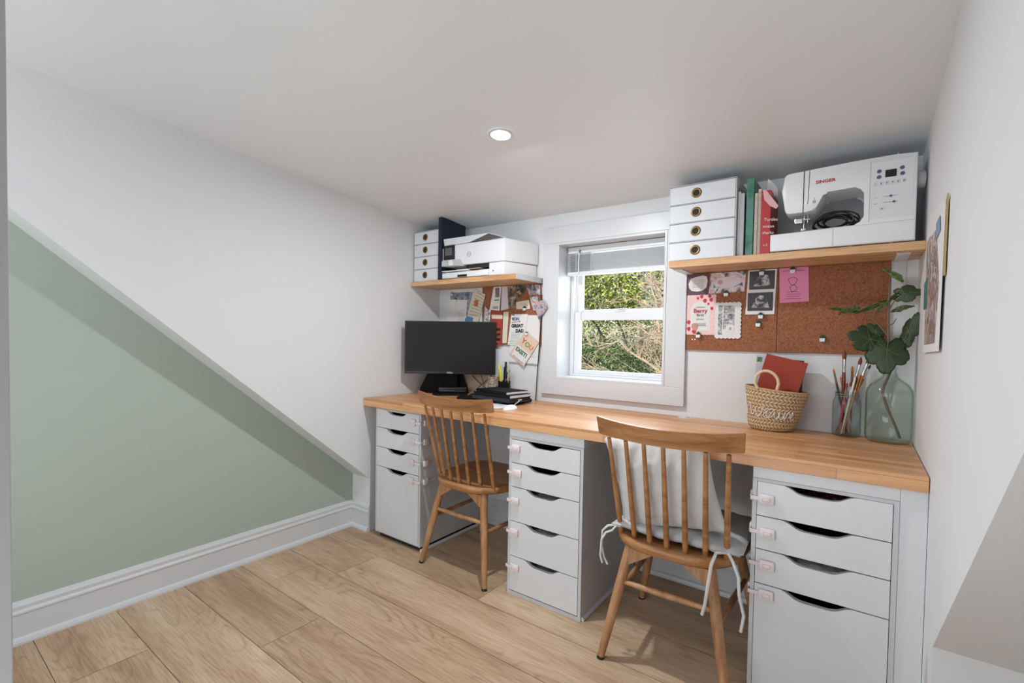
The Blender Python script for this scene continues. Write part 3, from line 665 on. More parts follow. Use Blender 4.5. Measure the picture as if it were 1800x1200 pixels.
# grey plastic folders, binder, notebooks on the right shelf
def book(name, label, cat, x0, x1, y0, y1, h, cover, pages, lean=0, group=None):
    c = ((x0 + x1) / 2, (y0 + y1) / 2, SZ + .0005); t = thing(name, label, cat, c, 0, group); a, b = (x1 - x0) / 2, (y1 - y0) / 2; k = min(.003, a * .35)
    MB().box(-a, -a + k, -b, b, 0, h).box(a - k, a, -b, b, 0, h).box(-a + k, a - k, -b, -b + .002, 0, h).build('cover', cover, t)
    MB().box(-a + k, a - k, -b + .003, b - .004, .002, h - .005).build('pages', pages, t)
    if lean: t.rotation_euler = (0, lean, 0)
    return t
M_slot = mat('grey translucent folder', (168, 168, 172), .4)
book('document_folder', 'thin white folder tucked beside the right drawer box', 'folder', 1.8265, 1.836, -.215, -.02, .255, M_paper, M_paper)
book('document_folder', 'thin grey folder with a black slot beside the right drawer box', 'folder', 1.838, 1.851, -.225, -.02, .245, M_slot, M_paper)
M_gb = photo_material('green marbled cover', [(40, 92, 74), (70, 128, 104), (88, 118, 126), (120, 130, 110)], 14, 2)
book('ring_binder', 'green marbled binder standing between folders and spiral notebooks', 'binder', 1.858, 1.883, -.225, -.01, .298, M_gb, M_paper)
def spiral(label, x0, x1, h, y0=-.228):
    t = thing('spiral_notebook', label, 'notebook', (x0, y0, SZ + .0005)); wd = x1 - x0
    MB().box(0, wd, .006, .19, 0, h, .0006).build('pages', M_cream, t)
    m = MB(); N = int(h / .0075)
    for i in range(N):
        z = .006 + i * (h - .01) / N; m.tube([(wd / 2 + (wd / 2 + .001) * math.cos(a), .004 + .005 * math.sin(a), z + .001 * i % .001) for a in [k * PI / 4 for k in range(9)]], .0011, 5)
    m.build('wire_binding', mat('white wire', (205, 190, 180), .4), t, smooth=60)
spiral('white spiral-bound notebook next to the green binder', 1.887, 1.897, .238)
spiral('taller white spiral-bound notebook next to the red planner', 1.899, 1.909, .252)
M_red = mat('red glossy cover', (172, 34, 42), .35, var=.05); M_pinkp = mat('pale pink page', (214, 170, 172), .6)
t = book('planner', 'thick red planner with white lettering on its spine, standing beside the sewing machine', 'planner', 1.911, 1.942, -.232, -.04, .24, M_red, M_pinkp, 0)
text('Turtles', .016, M_paper, t, 'lettering', (-.006, -.0965, .125), tilt=-.1); text('ocean', .016, M_paper, t, 'lettering', (-.009, -.0965, .10), tilt=-.1); text('sharks', .015, M_paper, t, 'lettering', (-.010, -.0965, .076), tilt=-.1)
text('n 3', .011, M_paper, t, 'lettering', (-.006, -.0965, .03), tilt=-.1)
MB().prism([(-.012, .245), (.0, .24), (.042, .175), (.035, .165), (.014, .178), (-.006, .205)], 1, -.0985, -.0965).build('folded_flap', M_pinkp, t)
o = MB().prism([(1.915, 1.71), (1.921, 1.775), (1.953, 1.738), (1.957, 1.70)], 1, -.16, -.159).build('loose_note', M_paper, smooth=None); tag(o, 'white slip of paper sticking up behind the red planner', 'paper note')

# ---------------------------------------------------------------- sewing machine
t = thing('sewing_machine', 'white sewing machine filling the right shelf', 'sewing machine', (1.95, -.25, SZ)); ox, oy, oz = 1.95, -.25, SZ
def rc(c, a, b, r, n=5):   # rounded corner between directions a->c->b
    c = Vector(c); a = (Vector(a) - c).normalized(); b = (Vector(b) - c).normalized(); out = []
    for i in range(n + 1):
        u = i / n; p = (c + a * r) * (1 - u) ** 2 + c * 2 * u * (1 - u) + (c + b * r) * u ** 2; out.append((p.x, p.y))
    return out
poly = [(1.946, 1.474), (2.359, 1.474), (2.359, 1.758), (2.30, 1.7605), (2.20, 1.760), (2.064, 1.755)]
poly += rc((1.990, 1.752), (2.064, 1.755), (1.979, 1.693), .01) + [(1.979, 1.693)]
poly += rc((1.994, 1.607), (1.979, 1.693), (2.054, 1.607), .012) + [(2.054, 1.607)]
poly += rc((2.084, 1.612), (2.054, 1.607), (2.110, 1.667), .008)
poly += rc((2.111, 1.668), (2.084, 1.612), (2.2, 1.671), .008) + rc((2.222, 1.672), (2.15, 1.67), (2.224, 1.6), .024)
poly += rc((2.224, 1.541), (2.224, 1.6), (2.15, 1.541), .026) + [(2.14, 1.5405), (1.946, 1.5365)]
MB().prism([(x - ox, z - oz) for x, z in poly], 1, 0, .155, .005).build('body', M_white, t, smooth=50)
def smp(name, pts, y0, y1, mm, bev=0): return MB().prism([(x - ox, z - oz) for x, z in pts], 1, y0, y1, bev).build(name, mm, t)
M_line = mat('grey panel line', (150, 150, 155), .5); M_blue = mat('slate blue key', (74, 92, 122), .35)
smp('front_panel', [(2.239, 1.556), (2.350, 1.556), (2.350, 1.742), (2.239, 1.742)], -.0008, .001, mat('panel white', (216, 214, 216), .4), 0)
for x0, x1, z0, z1 in ((2.2375, 2.2385, 1.545, 1.75), (2.139, 2.1398, 1.476, 1.540)): smp('panel_seam', [(x0, z0), (x1, z0), (x1, z1), (x0, z1)], -.0006, .0005, M_line)
smp('thread_slot', [(2.047, 1.60), (2.0495, 1.60), (2.0495, 1.7545), (2.047, 1.7545)], -.0008, .001, M_black)
smp('thread_slot', [(2.061, 1.634), (2.0625, 1.634), (2.0655, 1.7545), (2.064, 1.7545)], -.0008, .001, M_black)
smp('lower_cover_line', [(1.95, 1.5358), (2.355, 1.540), (2.355, 1.5406), (1.95, 1.5364)], -.0006, .0004, M_line)
smp('display', [(2.277, 1.689), (2.306, 1.689), (2.306, 1.713), (2.277, 1.713)], -.003, .001, M_black, .0008)
def disc(name, x, z, r, mm, par=t, y0=0, th=.003, o_=(ox, oz)):
    m = MB().lathe([(0, th), (r * .85, th), (r, th * .6), (r, 0)], n=20); bmesh.ops.transform(m.bm, matrix=Matrix.Translation((x - o_[0], y0, z - o_[1])) @ Matrix.Rotation(PI / 2, 4, 'X'), verts=m.bm.verts); return m.build(name, mm, par, smooth=50)
for x, z in ((2.261, 1.712), (2.261, 1.693), (2.320, 1.714), (2.321, 1.695)): disc('round_key', x, z, .0062, M_blue)
for i in range(6):
    x = 2.2525 + i * .0147; smp('number_key', [(x - .005, 1.664), (x + .005, 1.664), (x + .005, 1.677), (x - .005, 1.677)], -.0022, .0, mat('key white', (206, 206, 208), .4), .001)
    text(str((1, 2, 3, 4, 5, 0)[i]), .009, M_ink, t, 'key_digit', (x - ox - .0028, -.0025, 1.6675 - oz))
for z, kx in ((1.626, 2.2935), (1.606, 2.302)):
    smp('slider_track', [(2.275, z - .0006), (2.311, z - .0006), (2.311, z + .0006), (2.275, z + .0006)], -.0008, .0, M_ink); disc('slider_knob', kx, z, .0038, M_blue)
    for q in range(5): smp('slider_mark', [(2.279 + q * .007, z + .003), (2.2794 + q * .007, z + .003), (2.2794 + q * .007, z + .006), (2.279 + q * .007, z + .006)], -.0005, 0, M_ink)
    text('- - -' if z > 1.61 else '--~', .007, M_ink, t, 'stitch_symbol', (2.250 - ox, -.0006, z - .003 - oz), bold=.0002)
smp('reverse_key', [(2.264, 1.582), (2.278, 1.582), (2.278, 1.591), (2.264, 1.591)], -.0022, 0, mat('key white', (206, 206, 208), .4), .001)
text('A', .007, M_ink, t, 'key_letter', (2.269 - ox, -.0026, 1.584 - oz))
text('SINGER', .0155, mat('red print', (176, 40, 48), .5), t, 'brand_lettering', (2.084 - ox, -.0008, 1.702 - oz), tilt=.02, bold=.0004, xs=1.12)
disc('start_button', 2.081, 1.640, .0055, M_slot); text('1', .009, M_ink, t, 'button_mark', (2.079 - ox, -.0006, 1.648 - oz))
m = MB().lathe([(0, .0), (.021, 0), (.024, .003), (.024, .022), (.021, .026), (0, .027)], n=32); bmesh.ops.transform(m.bm, matrix=Matrix.Translation((2.3595 - ox, .075, 1.685 - oz)) @ Matrix.Rotation(PI / 2, 4, 'Y') @ Matrix.Diagonal((1.25, 1.25, .95, 1)), verts=m.bm.verts); m.build('hand_wheel', mat('grey-white wheel', (200, 201, 204), .4), t, smooth=50)
MB().tube([(2.309 - ox, .03, 1.757 - oz), (2.309 - ox, .03, 1.775 - oz)], .0025, 8).build('bobbin_winder', M_chrome, t, smooth=50)
MB().lathe([(0, .006), (.011, .006), (.012, 0)], c=(2.334 - ox, .03, 1.757 - oz), n=20).build('bobbin_stop', M_white, t, smooth=50)
MB().lathe([(0, .012), (.014, .007), (.019, 0)], c=(2.118 - ox, .06, 1.757 - oz), n=24).build('tension_dial', M_white, t, smooth=50)
MB().tube([(2.049 - ox, .04, 1.612 - oz), (2.049 - ox, .04, 1.543 - oz)], .0022, 8).build('needle_bar', M_chrome, t, smooth=50)
MB().box(2.02 - ox, 2.045 - ox, .03, .05, 1.575 - oz, 1.592 - oz, .002).box(2.044 - ox, 2.068 - ox, .036, .044, 1.586 - oz, 1.589 - oz).box(2.041 - ox, 2.056 - ox, .03, .05, 1.545 - oz, 1.555 - oz, .002).build('presser_foot', M_chrome, t)
MB().tube([(2.06 - ox, .04, 1.612 - oz), (2.06 - ox, .04, 1.575 - oz)], .0018, 8).build('presser_bar', M_chrome, t, smooth=50)
for x in (2.19, 2.30, 1.97): MB().lathe([(.006, 0), (.007, .0055)], c=(x - ox, .02, 0), n=12).build('rubber_foot', M_slot, t)
# coiled mains lead and pedal lying in the opening
rnd = random.Random(4); m = MB(); pts = []
for i in range(240):
    a = i / 240 * 2 * PI * 6.5; k = 1 - .25 * math.sin(i * .11); pts.append((2.142 + .052 * k * math.cos(a) + .008 * math.sin(a * .31), -.18 + .035 * math.sin(a * .5 + 1), 1.5735 + .026 * k * math.sin(a) + .003 * math.sin(a * .7)))
m.tube(pts, .0028, 6)
tag(m.build('power_cord', M_black, smooth=60), 'coiled black cord stuffed into the throat of the sewing machine', 'cord')
t2 = tag(MB().box(2.175, 2.215, -.20, -.15, 1.5425, 1.567, .006).build('foot_pedal', M_black, smooth=50), 'small black pedal and plug beside the coiled cord in the sewing machine', 'foot pedal')

# ---------------------------------------------------------------- printer and binder on the left shelf
t = thing('printer', 'white inkjet printer with small black touch screen on the left shelf', 'printer', (.27, -.25, SZ)); ox, oy, oz = .27, -.25, SZ
def pb(name, x0, x1, y0, y1, z0, z1, mm=M_white, bev=.004, sm=50): return MB().box(x0 - ox, x1 - ox, y0 - oy, y1 - oy, z0 - oz, z1 - oz, bev).build(name, mm, t, smooth=sm)
def pp(name, pts, z0, z1, mm=M_white, bev=.004): return MB().prism([(x - ox, y - oy) for x, y in pts], 2, z0 - oz, z1 - oz, bev).build(name, mm, t, smooth=50)
pp('upper_body', [(.270, -.25), (.712, -.25), (.770, -.012), (.270, -.012)], 1.545, 1.666); pp('lower_body', [(.605, -.247), (.706, -.247), (.762, -.014), (.605, -.014)], 1.472, 1.543)
pb('lower_body', .262, .605, -.12, -.014, 1.472, 1.543); pb('output_slot', .43, .606, -.235, -.12, 1.523, 1.544, M_dark, .001)
pb('paper_tray', .262, .603, -.258, -.12, 1.474, 1.506, bev=.003); pb('output_tray', .263, .46, -.262, -.12, 1.512, 1.518, bev=.002)
tr = pb('tray_notch', .384, .455, -.2595, -.257, 1.476, 1.490, M_dark, .0005)
pb('paper_stack', .36, .60, -.235, -.122, 1.507, 1.5115, M_paper, .0005); pb('printed_sheet', .37, .54, -.25, -.12, 1.5185, 1.5215, mat('kraft sheet', (196, 160, 130), .8), 0)
m = MB().prism([(.262, 1.707), (.600, 1.7055), (.712, 1.6685), (.708, 1.6665), (.48, 1.674), (.44, 1.6672), (.27, 1.6672)], 1, .0, .225, .002)
bmesh.ops.translate(m.bm, verts=m.bm.verts, vec=(-ox, 0, -oz)); m.build('scanner_lid', mat('lid white', (216, 218, 221), .4), t)
m = MB().prism([(.47, 1.669), (.60, 1.7025), (.70, 1.6695)], 1, -.0008, .002); bmesh.ops.translate(m.bm, verts=m.bm.verts, vec=(-ox, 0, -oz)); m.build('lid_gap_shade', mat('lid gap shade', (84, 80, 78), .7), t)  # solid dark sheet, the shade under the lid put into its colour
s_ = pb('touch_screen', .271, .355, -.2585, -.248, 1.583, 1.664, M_black, .003); MB().box(.286 - ox, .340 - ox, -.0092, -.008, 1.606 - oz, 1.650 - oz).build('display', mat('dim display', (92, 92, 98), .3), s_)
pb('left_cheek', .2605, .272, -.254, -.1, 1.546, 1.652)
smp2 = MB().prism([(.262 - ox, 1.545 - oz), (.312 - ox, 1.545 - oz), (.300 - ox, 1.577 - oz), (.262 - ox, 1.577 - oz)], 1, -.012, -.0085, .001).build('tray_wing', mat('pale grey plastic', (190, 191, 193), .5), t)
MB().prism([(.350 - ox, 1.546 - oz), (.43 - ox, 1.537 - oz), (.396 - ox, 1.579 - oz), (.340 - ox, 1.579 - oz)], 1, -.008, .0, .001).build('tray_wing', MATS['pale grey plastic'], t)
pb('tray_bridge', .306, .348, -.257, -.249, 1.546, 1.578, M_white, .001)
m = MB().lathe([(.0125, .0006), (.0150, .0006), (.0150, 0), (.0125, 0)], n=32); bmesh.ops.transform(m.bm, matrix=Matrix.Translation((.462 - ox, -.0003, 1.602 - oz)) @ Matrix.Rotation(PI / 2, 4, 'X'), verts=m.bm.verts); lg = m.build('round_logo', mat('grey logo', (160, 162, 166), .4), t)
text('hp', .020, MATS['grey logo'], lg, 'logo_letters', (.4515 - ox, -.0004, 1.597 - oz), depth=.0003)
disc('power_key', .633, 1.497, .0035, M_dark, t, .002, .001, (ox, oz)); pb('side_vent', .66, .71, -.014 + .0, -.012, 1.475, 1.48, M_slot, 0)
t = thing('album', 'tall dark navy album standing between the left drawer box and the printer', 'album', (.2325, -.262, SZ)); M_navy = mat('navy cloth', (15, 27, 48), .6, var=.1)
MB().box(0, .0025, 0, .215, 0, .364, .0005).build('cover_board', M_navy, t); MB().box(.0235, .026, 0, .215, 0, .364, .0005).build('cover_board', M_navy, t)
MB().box(.0025, .0235, 0, .002, 0, .364, .0003).build('spine', M_navy, t); MB().box(.0028, .0232, .003, .210, .003, .360).build('pages', M_dark, t)

# ---------------------------------------------------------------- monitor
YAW = math.atan2(.6100, .7924)
t = thing('computer_monitor', 'wide black flat monitor switched off in the left corner of the desk', 'monitor', (.275, -.191, DZ + .0005), YAW)
zc = .289
MB().box(-.2735, .2735, -.010, .006, zc - .158, zc + .158, .003).build('bezel', M_black, t)
MB().box(-.2655, .2655, -.0108, -.0096, zc - .143, zc + .151).build('screen', mat('matt dark screen', (27, 25, 25), .45, var=.02, spec=.25), t)
MB().box(-.18, .18, .006, .030, zc - .10, zc + .10, .008).build('back_housing', M_black, t)
text('DELL', .0135, mat('silver print', (190, 190, 195), .4), t, 'logo_letters', (-.018, -.0112, zc - .154), bold=.0003, xs=1.2)
MB().box(-.042, .042, .094, .112, .012, zc - .06, .004).box(-.035, .035, .030, .096, zc - .09, zc - .03, .004).build('stand_neck', M_blackmat, t)
MB().prism([(-.105, 0), (.105, 0), (.105, .010), (-.105, .010)], 1, -.008, .118, .002).build('stand_foot', M_blackmat, t)
t = thing('laptop_riser', 'wide black wedge-shaped panel behind the monitor foot', 'laptop stand', (.275, -.191, DZ + .0005), YAW)
MB().prism([(-.200, 0), (.108, 0), (.104, .03), (.070, .125), (-.150, .125), (-.198, .03)], 1, .128, .136, .002).build('panel', M_blackmat, t)
MB().box(-.200, .10, .121, .128, 0, .008, .001).build('foot', M_blackmat, t)
t = thing('usb_hub', 'flat glossy black box resting on the monitor foot', 'hub', (.275, -.191, DZ + .011), YAW)
MB().box(-.072, .098, .030, .088, .003, .036, .004).build('case', M_black, t, smooth=50); MB().box(-.070, .096, .032, .086, 0, .003, .001).build('base', M_blackmat, t)
MB().box(-.066, .092, .0288, .030, .013, .017).build('silver_stripe', mat('dull silver', (120, 120, 126), .3, metal=.8), t)

# ---------------------------------------------------------------- cork boards and what is pinned on them
M_cork = cork_material()
def board(x0, x1, z0, z1, label, cat='pin board'):
    o = MB().box(x0, x1, -.0105, -.0008, z0, z1, .0008).build('cork_board', M_cork, off=(x0, 0, z0)); return tag(o, label, cat)
board(.100, .835, 1.089, 1.440, 'crowded cork board under the printer shelf')
board(1.5865, 1.9475, 1.0905, 1.4405, 'cork board panel nearest the window, pinned with cards and scans')
board(1.9495, 2.309, 1.0905, 1.4405, 'nearly bare cork board panel next to the right wall')
PAP = 0
def paper(name, label, cat, pts, mm, lay=0, th=.0006, group=None, parts=()):
    """flat sheet facing the room, outline in wall coordinates (x, z); lay lifts it over the sheets beneath"""
    cx_ = sum(p[0] for p in pts) / len(pts); cz_ = sum(p[1] for p in pts) / len(pts); y = -.0118 - lay * .0016
    t = thing(name, label, cat, (cx_, y, cz_), 0, group)
    MB().prism([(x - cx_, z - cz_) for x, z in pts], 1, -th, 0).build('sheet', mm, t)
    for k, (pn, pp, pm) in enumerate(parts): MB().prism([(x - cx_, z - cz_) for x, z in pp], 1, -th - .0004 - k * .00015, -th).build(pn, pm, t)
    t['_c'] = (cx_, cz_); t['_th'] = th + .0006 + .00015 * len(parts); return t
def ptext(t, s, size, x, z, mm, name='lettering', tilt=0, bold=0, xs=1, align='LEFT'):
    c = t['_c']; return text(s, size, mm, t, name, (x - c[0], -t['_th'], z - c[1]), tilt=tilt, bold=bold, xs=xs, align=align)
def R4(x0, x1, z0, z1, a=0):
    cx_, cz_ = (x0 + x1) / 2, (z0 + z1) / 2; c, s = math.cos(a), math.sin(a)
    return [(cx_ + c * (x - cx_) - s * (z - cz_), cz_ + s * (x - cx_) + c * (z - cz_)) for x, z in ((x0, z0), (x1, z0), (x1, z1), (x0, z1))]
def scallop(x0, x1, z0, z1, nx, nz, r):
    pts = []
    for (ax_, az), (bx, bz), n in (((x0, z0), (x1, z0), nx), ((x1, z0), (x1, z1), nz), ((x1, z1), (x0, z1), nx), ((x0, z1), (x0, z0), nz)):
        d = Vector((bx - ax_, bz - az)); nn = Vector((d.y, -d.x)).normalized()
        for i in range(n):
            for k in range(6):
                u = (i + k / 6) / n; h = math.sin(PI * (k / 6)) * r; pts.append((ax_ + d.x * u + nn.x * h, az + d.y * u + nn.y * h))
    return pts
def lines(x0, x1, z0, z1, n, mm, seed=0, fill=.75):
    rnd = random.Random(seed); out = []
    for i in range(n):
        z = z1 - (z1 - z0) * (i + .5) / n; w_ = (x1 - x0) * rnd.uniform(fill, 1); c = (x0 + x1) / 2
        out.append(('text_line', [(c - w_ / 2, z - .0005), (c + w_ / 2, z - .0005), (c + w_ / 2, z + .0006), (c - w_ / 2, z + .0006)], mm))
    return out
M_g = mat('grey print', (120, 116, 116), .8); M_rose = mat('rose print', (190, 60, 70), .7)
M_mauve = mat('mauve card', (92, 66, 78), .6, var=.15, nscale=30)
bl_ = [(1.590, 1.395), (1.600, 1.418), (1.625, 1.425), (1.650, 1.430), (1.668, 1.425), (1.673, 1.405), (1.668, 1.375), (1.652, 1.362), (1.630, 1.358), (1.605, 1.362), (1.594, 1.375)]
paper('announcement_card', 'mauve card with white brushed patch of small writing, topmost at the window end', 'card', R4(1.5875, 1.676, 1.343, 1.4395), M_mauve, 1, parts=[('brushed_patch', bl_, M_paper)] + lines(1.604, 1.662, 1.372, 1.414, 6, M_g, 1))
Mb1 = photo_material('newborn photo print', [(60, 70, 66), (120, 96, 96), (196, 186, 188), (206, 176, 176), (224, 218, 222), (120, 130, 150), (70, 60, 66)], 26, 3)
paper('baby_photo', 'wide photo of a sleeping newborn in blankets, between the mauve card and the scans', 'photo', [(1.677, 1.346), (1.822, 1.350), (1.828, 1.439), (1.686, 1.437)], Mb1, 0, parts=[('blanket', [(1.70, 1.385), (1.73, 1.37), (1.78, 1.372), (1.81, 1.39), (1.808, 1.41), (1.76, 1.418), (1.715, 1.412)], mat('white blanket print', (214, 204, 208), .5, var=.12, nscale=80)), ('baby_face', [(1.716, 1.390), (1.726, 1.384), (1.735, 1.392), (1.733, 1.404), (1.722, 1.407), (1.715, 1.400)], mat('baby skin print', (196, 140, 128), .5, var=.1, nscale=90))])
Mus = photo_material('scan print', [(26, 20, 24), (44, 36, 42), (100, 94, 98), (196, 190, 194), (60, 52, 56)], 40, 6)
def scan_fan(cx_, cz_): return [('scan_field', [(cx_ - .0475, cz_ - .039), (cx_ + .0475, cz_ - .039), (cx_ + .0475, cz_ + .039), (cx_ - .0475, cz_ + .039)], mat('scan black', (34, 26, 32), .4)), ('scan_echo', [(cx_ - .032, cz_ - .026), (cx_ + .034, cz_ - .026), (cx_ + .022, cz_ + .02), (cx_, cz_ + .028), (cx_ - .018, cz_ + .012)], Mus)]
paper('scan_print', 'white-edged strip of two black ultrasound scans beside the panel seam', 'scan photo', [(1.829, 1.250), (1.938, 1.250), (1.943, 1.439), (1.836, 1.439)], M_paper, 1, parts=scan_fan(1.8885, 1.395) + scan_fan(1.8845, 1.304))
Mpk = mat('bright pink paper', (226, 140, 178), .8, var=.02)
t = paper('pink_certificate', 'bright pink printed sheet on the bare cork panel', 'sheet', [(1.956, 1.296), (2.058, 1.300), (2.052, 1.4395), (1.951, 1.4395)], Mpk, 0, parts=lines(1.965, 2.04, 1.308, 1.345, 4, M_ink, 3, .4) + [('text_line', R4(1.965, 2.04, 1.4265, 1.428), M_ink)])
m = MB(); sk = [(2.0 + .014 * math.cos(a) * (1 + .2 * math.sin(3 * a)), -.0135, 1.385 + .016 * math.sin(a)) for a in [i * .5 for i in range(26)]]; c = t['_c']
m.tube([(x - c[0], -.0011, z - c[1]) for x, y, z in sk], .0005, 4); m.tube([(x - c[0] + .004, -.0011, z - c[1] - .03) for x, y, z in sk[::3]], .0005, 4); m.build('line_drawing', M_ink, t)
# party invitation with strawberries
Mck = mat('pink gingham card', (232, 196, 196), .7, var=.12, nscale=120)
straw = mat('strawberry red', (196, 42, 52), .6)
def blob(x, z, r): return [(x + r * math.cos(a) * (1 if math.sin(a) > 0 else .8), z + r * 1.1 * math.sin(a)) for a in [i * PI / 5 for i in range(10)]]
arch = [(1.603, 1.180), (1.688, 1.180), (1.688, 1.275)] + [(1.6455 + .0425 * math.cos(a), 1.275 + .038 * math.sin(a)) for a in [i * PI / 10 for i in range(1, 10)]] + [(1.603, 1.275)]
t = paper('party_invitation', 'scalloped pink and white birthday invitation with red strawberries and a baby face', 'invitation', scallop(1.5875, 1.709, 1.163, 1.341, 9, 13, .0025), Mck, 1,
    parts=[('white_arch', arch, M_paper)] + [('strawberry', blob(x, z, r), straw) for x, z, r in ((1.650, 1.334, .008), (1.664, 1.315, .009), (1.633, 1.327, .006), (1.690, 1.318, .008), (1.694, 1.280, .007), (1.679, 1.300, .005), (1.684, 1.335, .007), (1.596, 1.218, .009), (1.597, 1.188, .009), (1.621, 1.176, .010))] + [('baby_face', blob(1.624, 1.198, .0165), mat('baby skin print', (196, 140, 128), .5))] + lines(1.625, 1.675, 1.2, 1.215, 3, M_g, 4))
ptext(t, 'Berry', .026, 1.6455, 1.262, M_rose, bold=.0004, align='CENTER'); ptext(t, 'first', .020, 1.6455, 1.245, M_g, tilt=.05, align='CENTER'); ptext(t, 'BIRTHDAY', .007, 1.6455, 1.230, M_g, align='CENTER'); ptext(t, "CAROLINA'S", .007, 1.6455, 1.284, M_g, align='CENTER')
Mbw = photo_material('black and white photo', [(60, 60, 60), (120, 120, 120), (176, 176, 176), (214, 214, 214)], 60, 8)
parts = [('photo_strip', R4(1.722, 1.739, 1.163, 1.292), Mbw)] + [('photo_frame', R4(1.743, 1.788, z, z + .033), Mbw) for z in (1.257, 1.222, 1.187)] + [('number_disc', blob(1.772, 1.187, .020), M_paper)]
t = paper('photo_card', 'white scalloped card with black and white photo booth frames, hanging on a string', 'card', scallop(1.7115, 1.8105, 1.149, 1.302, 6, 9, .0045), M_paper, 2, parts=parts)
ptext(t, '8', .018, 1.772, 1.183, M_g, align='CENTER')
m = MB(); c = t['_c']; m.tube([(1.728 - c[0], 0, 1.300 - c[1]), (1.750 - c[0], -.002, 1.343 - c[1]), (1.786 - c[0], 0, 1.300 - c[1])], .0008, 5); m.build('string', mat('gold thread', (200, 176, 130), .5), t)
MS1 = mat('succulent green', (38, 84, 62), .6, var=.15, nscale=200)
def pin(x, z, label, lay=2, green=None, s=1.0):
    y = -.0118 - lay * .0016; t = thing('succulent_push_pin', label, 'push pin', (x, y, z), 0, 'succulent push pins')
    MB().prism([(-.008 * s, -.012 * s), (.008 * s, -.012 * s), (.0095 * s, .002 * s), (-.0095 * s, .002 * s)], 1, -.014 * s, 0, .001).build('white_pot', M_white, t)
    m = MB()
    for ring, (n, r, h) in enumerate(((8, .0115, .007), (6, .0075, .012), (3, .003, .015))):
        for k in range(n):
            a = 2 * PI * k / n + ring * .4; m.tube([(0, -.007 * s, .001), (r * .6 * math.cos(a) * s, (-.007 + .6 * r * math.sin(a)) * s, h * .6 * s), (r * math.cos(a) * s, (-.007 + r * .55 * math.sin(a)) * s, h * s)], [.002 * s, .0026 * s, .0005 * s], 5)
    m.build('succulent_leaves', green or MS1, t, smooth=60); return t
pin(1.889, 1.244, 'succulent push pin just below the ultrasound strip'); pin(1.880, 1.210, 'lowest succulent push pin below the ultrasound strip', 0); pin(2.107, 1.150, 'succulent push pin alone near the bottom of the bare cork panel', 0)
pin(1.752, 1.344, 'succulent push pin holding the string of the scalloped photo card', 1); pin(1.641, 1.160, 'succulent push pin at the foot of the strawberry invitation', 2); pin(1.888, 1.427, 'succulent push pin at the top of the ultrasound strip', 2, mat('grey green', (96, 108, 96), .6)); pin(1.999, 1.428, 'succulent push pin at the top of the pink sheet', 1)
for x, lb in ((1.612, 'left'), (1.624, 'right')):
    t = thing('silver_tack', f'{lb} one of two tiny silver tacks under the strawberry invitation', 'tack', (x, -.0108, 1.140)); m = MB().lathe([(0, .002), (.003, .0015), (.0036, 0)], n=12); bmesh.ops.transform(m.bm, matrix=Matrix.Rotation(PI / 2, 4, 'X'), verts=m.bm.verts); m.build('head', M_chrome, t)

# left board
Mph = [photo_material('family photo %d' % i, c, 34, i * 3.1) for i, c in enumerate([[(40, 44, 60), (90, 100, 120), (190, 180, 180), (150, 96, 80)], [(36, 40, 36), (86, 70, 60), (150, 130, 110), (190, 176, 160)], [(60, 90, 120), (130, 150, 170), (200, 190, 190), (180, 130, 116)], [(52, 34, 40), (130, 110, 120), (170, 170, 175), (196, 150, 150), (70, 80, 90)], [(150, 130, 130), (170, 160, 170), (110, 130, 150), (90, 90, 110)]])]
t = paper('picture_panel', 'pale framed picture panel at the far left of the crowded cork board', 'picture', [(.088, 1.150), (.374, 1.150), (.372, 1.4395), (.098, 1.4395)], M_paper, 0, parts=[('picture', R4(.106, .355, 1.16, 1.418), Mph[4])])
paper('letter', 'white letter with small handwriting at the left of the crowded board', 'letter', [(.078, 1.16), (.243, 1.16), (.254, 1.367), (.080, 1.378)], M_paper, 2, parts=[('fold', [(.150, 1.16), (.153, 1.16), (.163, 1.37), (.160, 1.37)], M_cream)] + lines(.17, .232, 1.22, 1.31, 9, M_g, 6))
t = paper('grid_card', 'cream card with tiny orange grid print, tilted over the pale picture panel', 'card', [(.236, 1.20), (.330, 1.175), (.401, 1.396), (.308, 1.436)], M_cream, 3, parts=[('orange_square', R4(.312, .345, 1.325, 1.365, -.15), mat('orange print', (196, 104, 48), .7))] + [('text_line', [(.262 + i * .009, 1.26 + i * .019), (.345 + i * .006, 1.245 + i * .017), (.3455 + i * .006, 1.247 + i * .017), (.2625 + i * .009, 1.2625 + i * .019)], M_g) for i in range(1, 9)])
paper('blue_flower_card', 'small blue printed card peeking below the tilted grid card', 'card', [(.236, 1.19), (.300, 1.18), (.306, 1.255), (.262, 1.265), (.240, 1.25)], mat('cornflower print', (92, 124, 168), .7, var=.3, nscale=60), 4)
t = paper('garment_tag', 'long white tag with black code patch near the middle of the crowded board', 'tag', [(.434, 1.302), (.509, 1.294), (.520, 1.4385), (.462, 1.4385)], M_paper, 3, parts=[('code_patch', R4(.476, .507, 1.375, 1.432, .03), mat('code grey', (120, 114, 110), .8, var=.35, nscale=300)), ('stamp', R4(.458, .500, 1.305, 1.322), mat('stamp grey', (170, 160, 160), .8)), ('bar', R4(.470, .505, 1.355, 1.362, .03), M_g)])
paper('folded_note', 'white note behind the long tag', 'note', [(.517, 1.294), (.573, 1.305), (.562, 1.4385), (.522, 1.4385)], mat('lilac white paper', (206, 196, 204), .8), 1)
paper('dried_flower_photo', 'brown photo of flowers right of the white note', 'photo', [(.573, 1.305), (.627, 1.314), (.621, 1.4385), (.562, 1.4385)], Mph[1], 0)
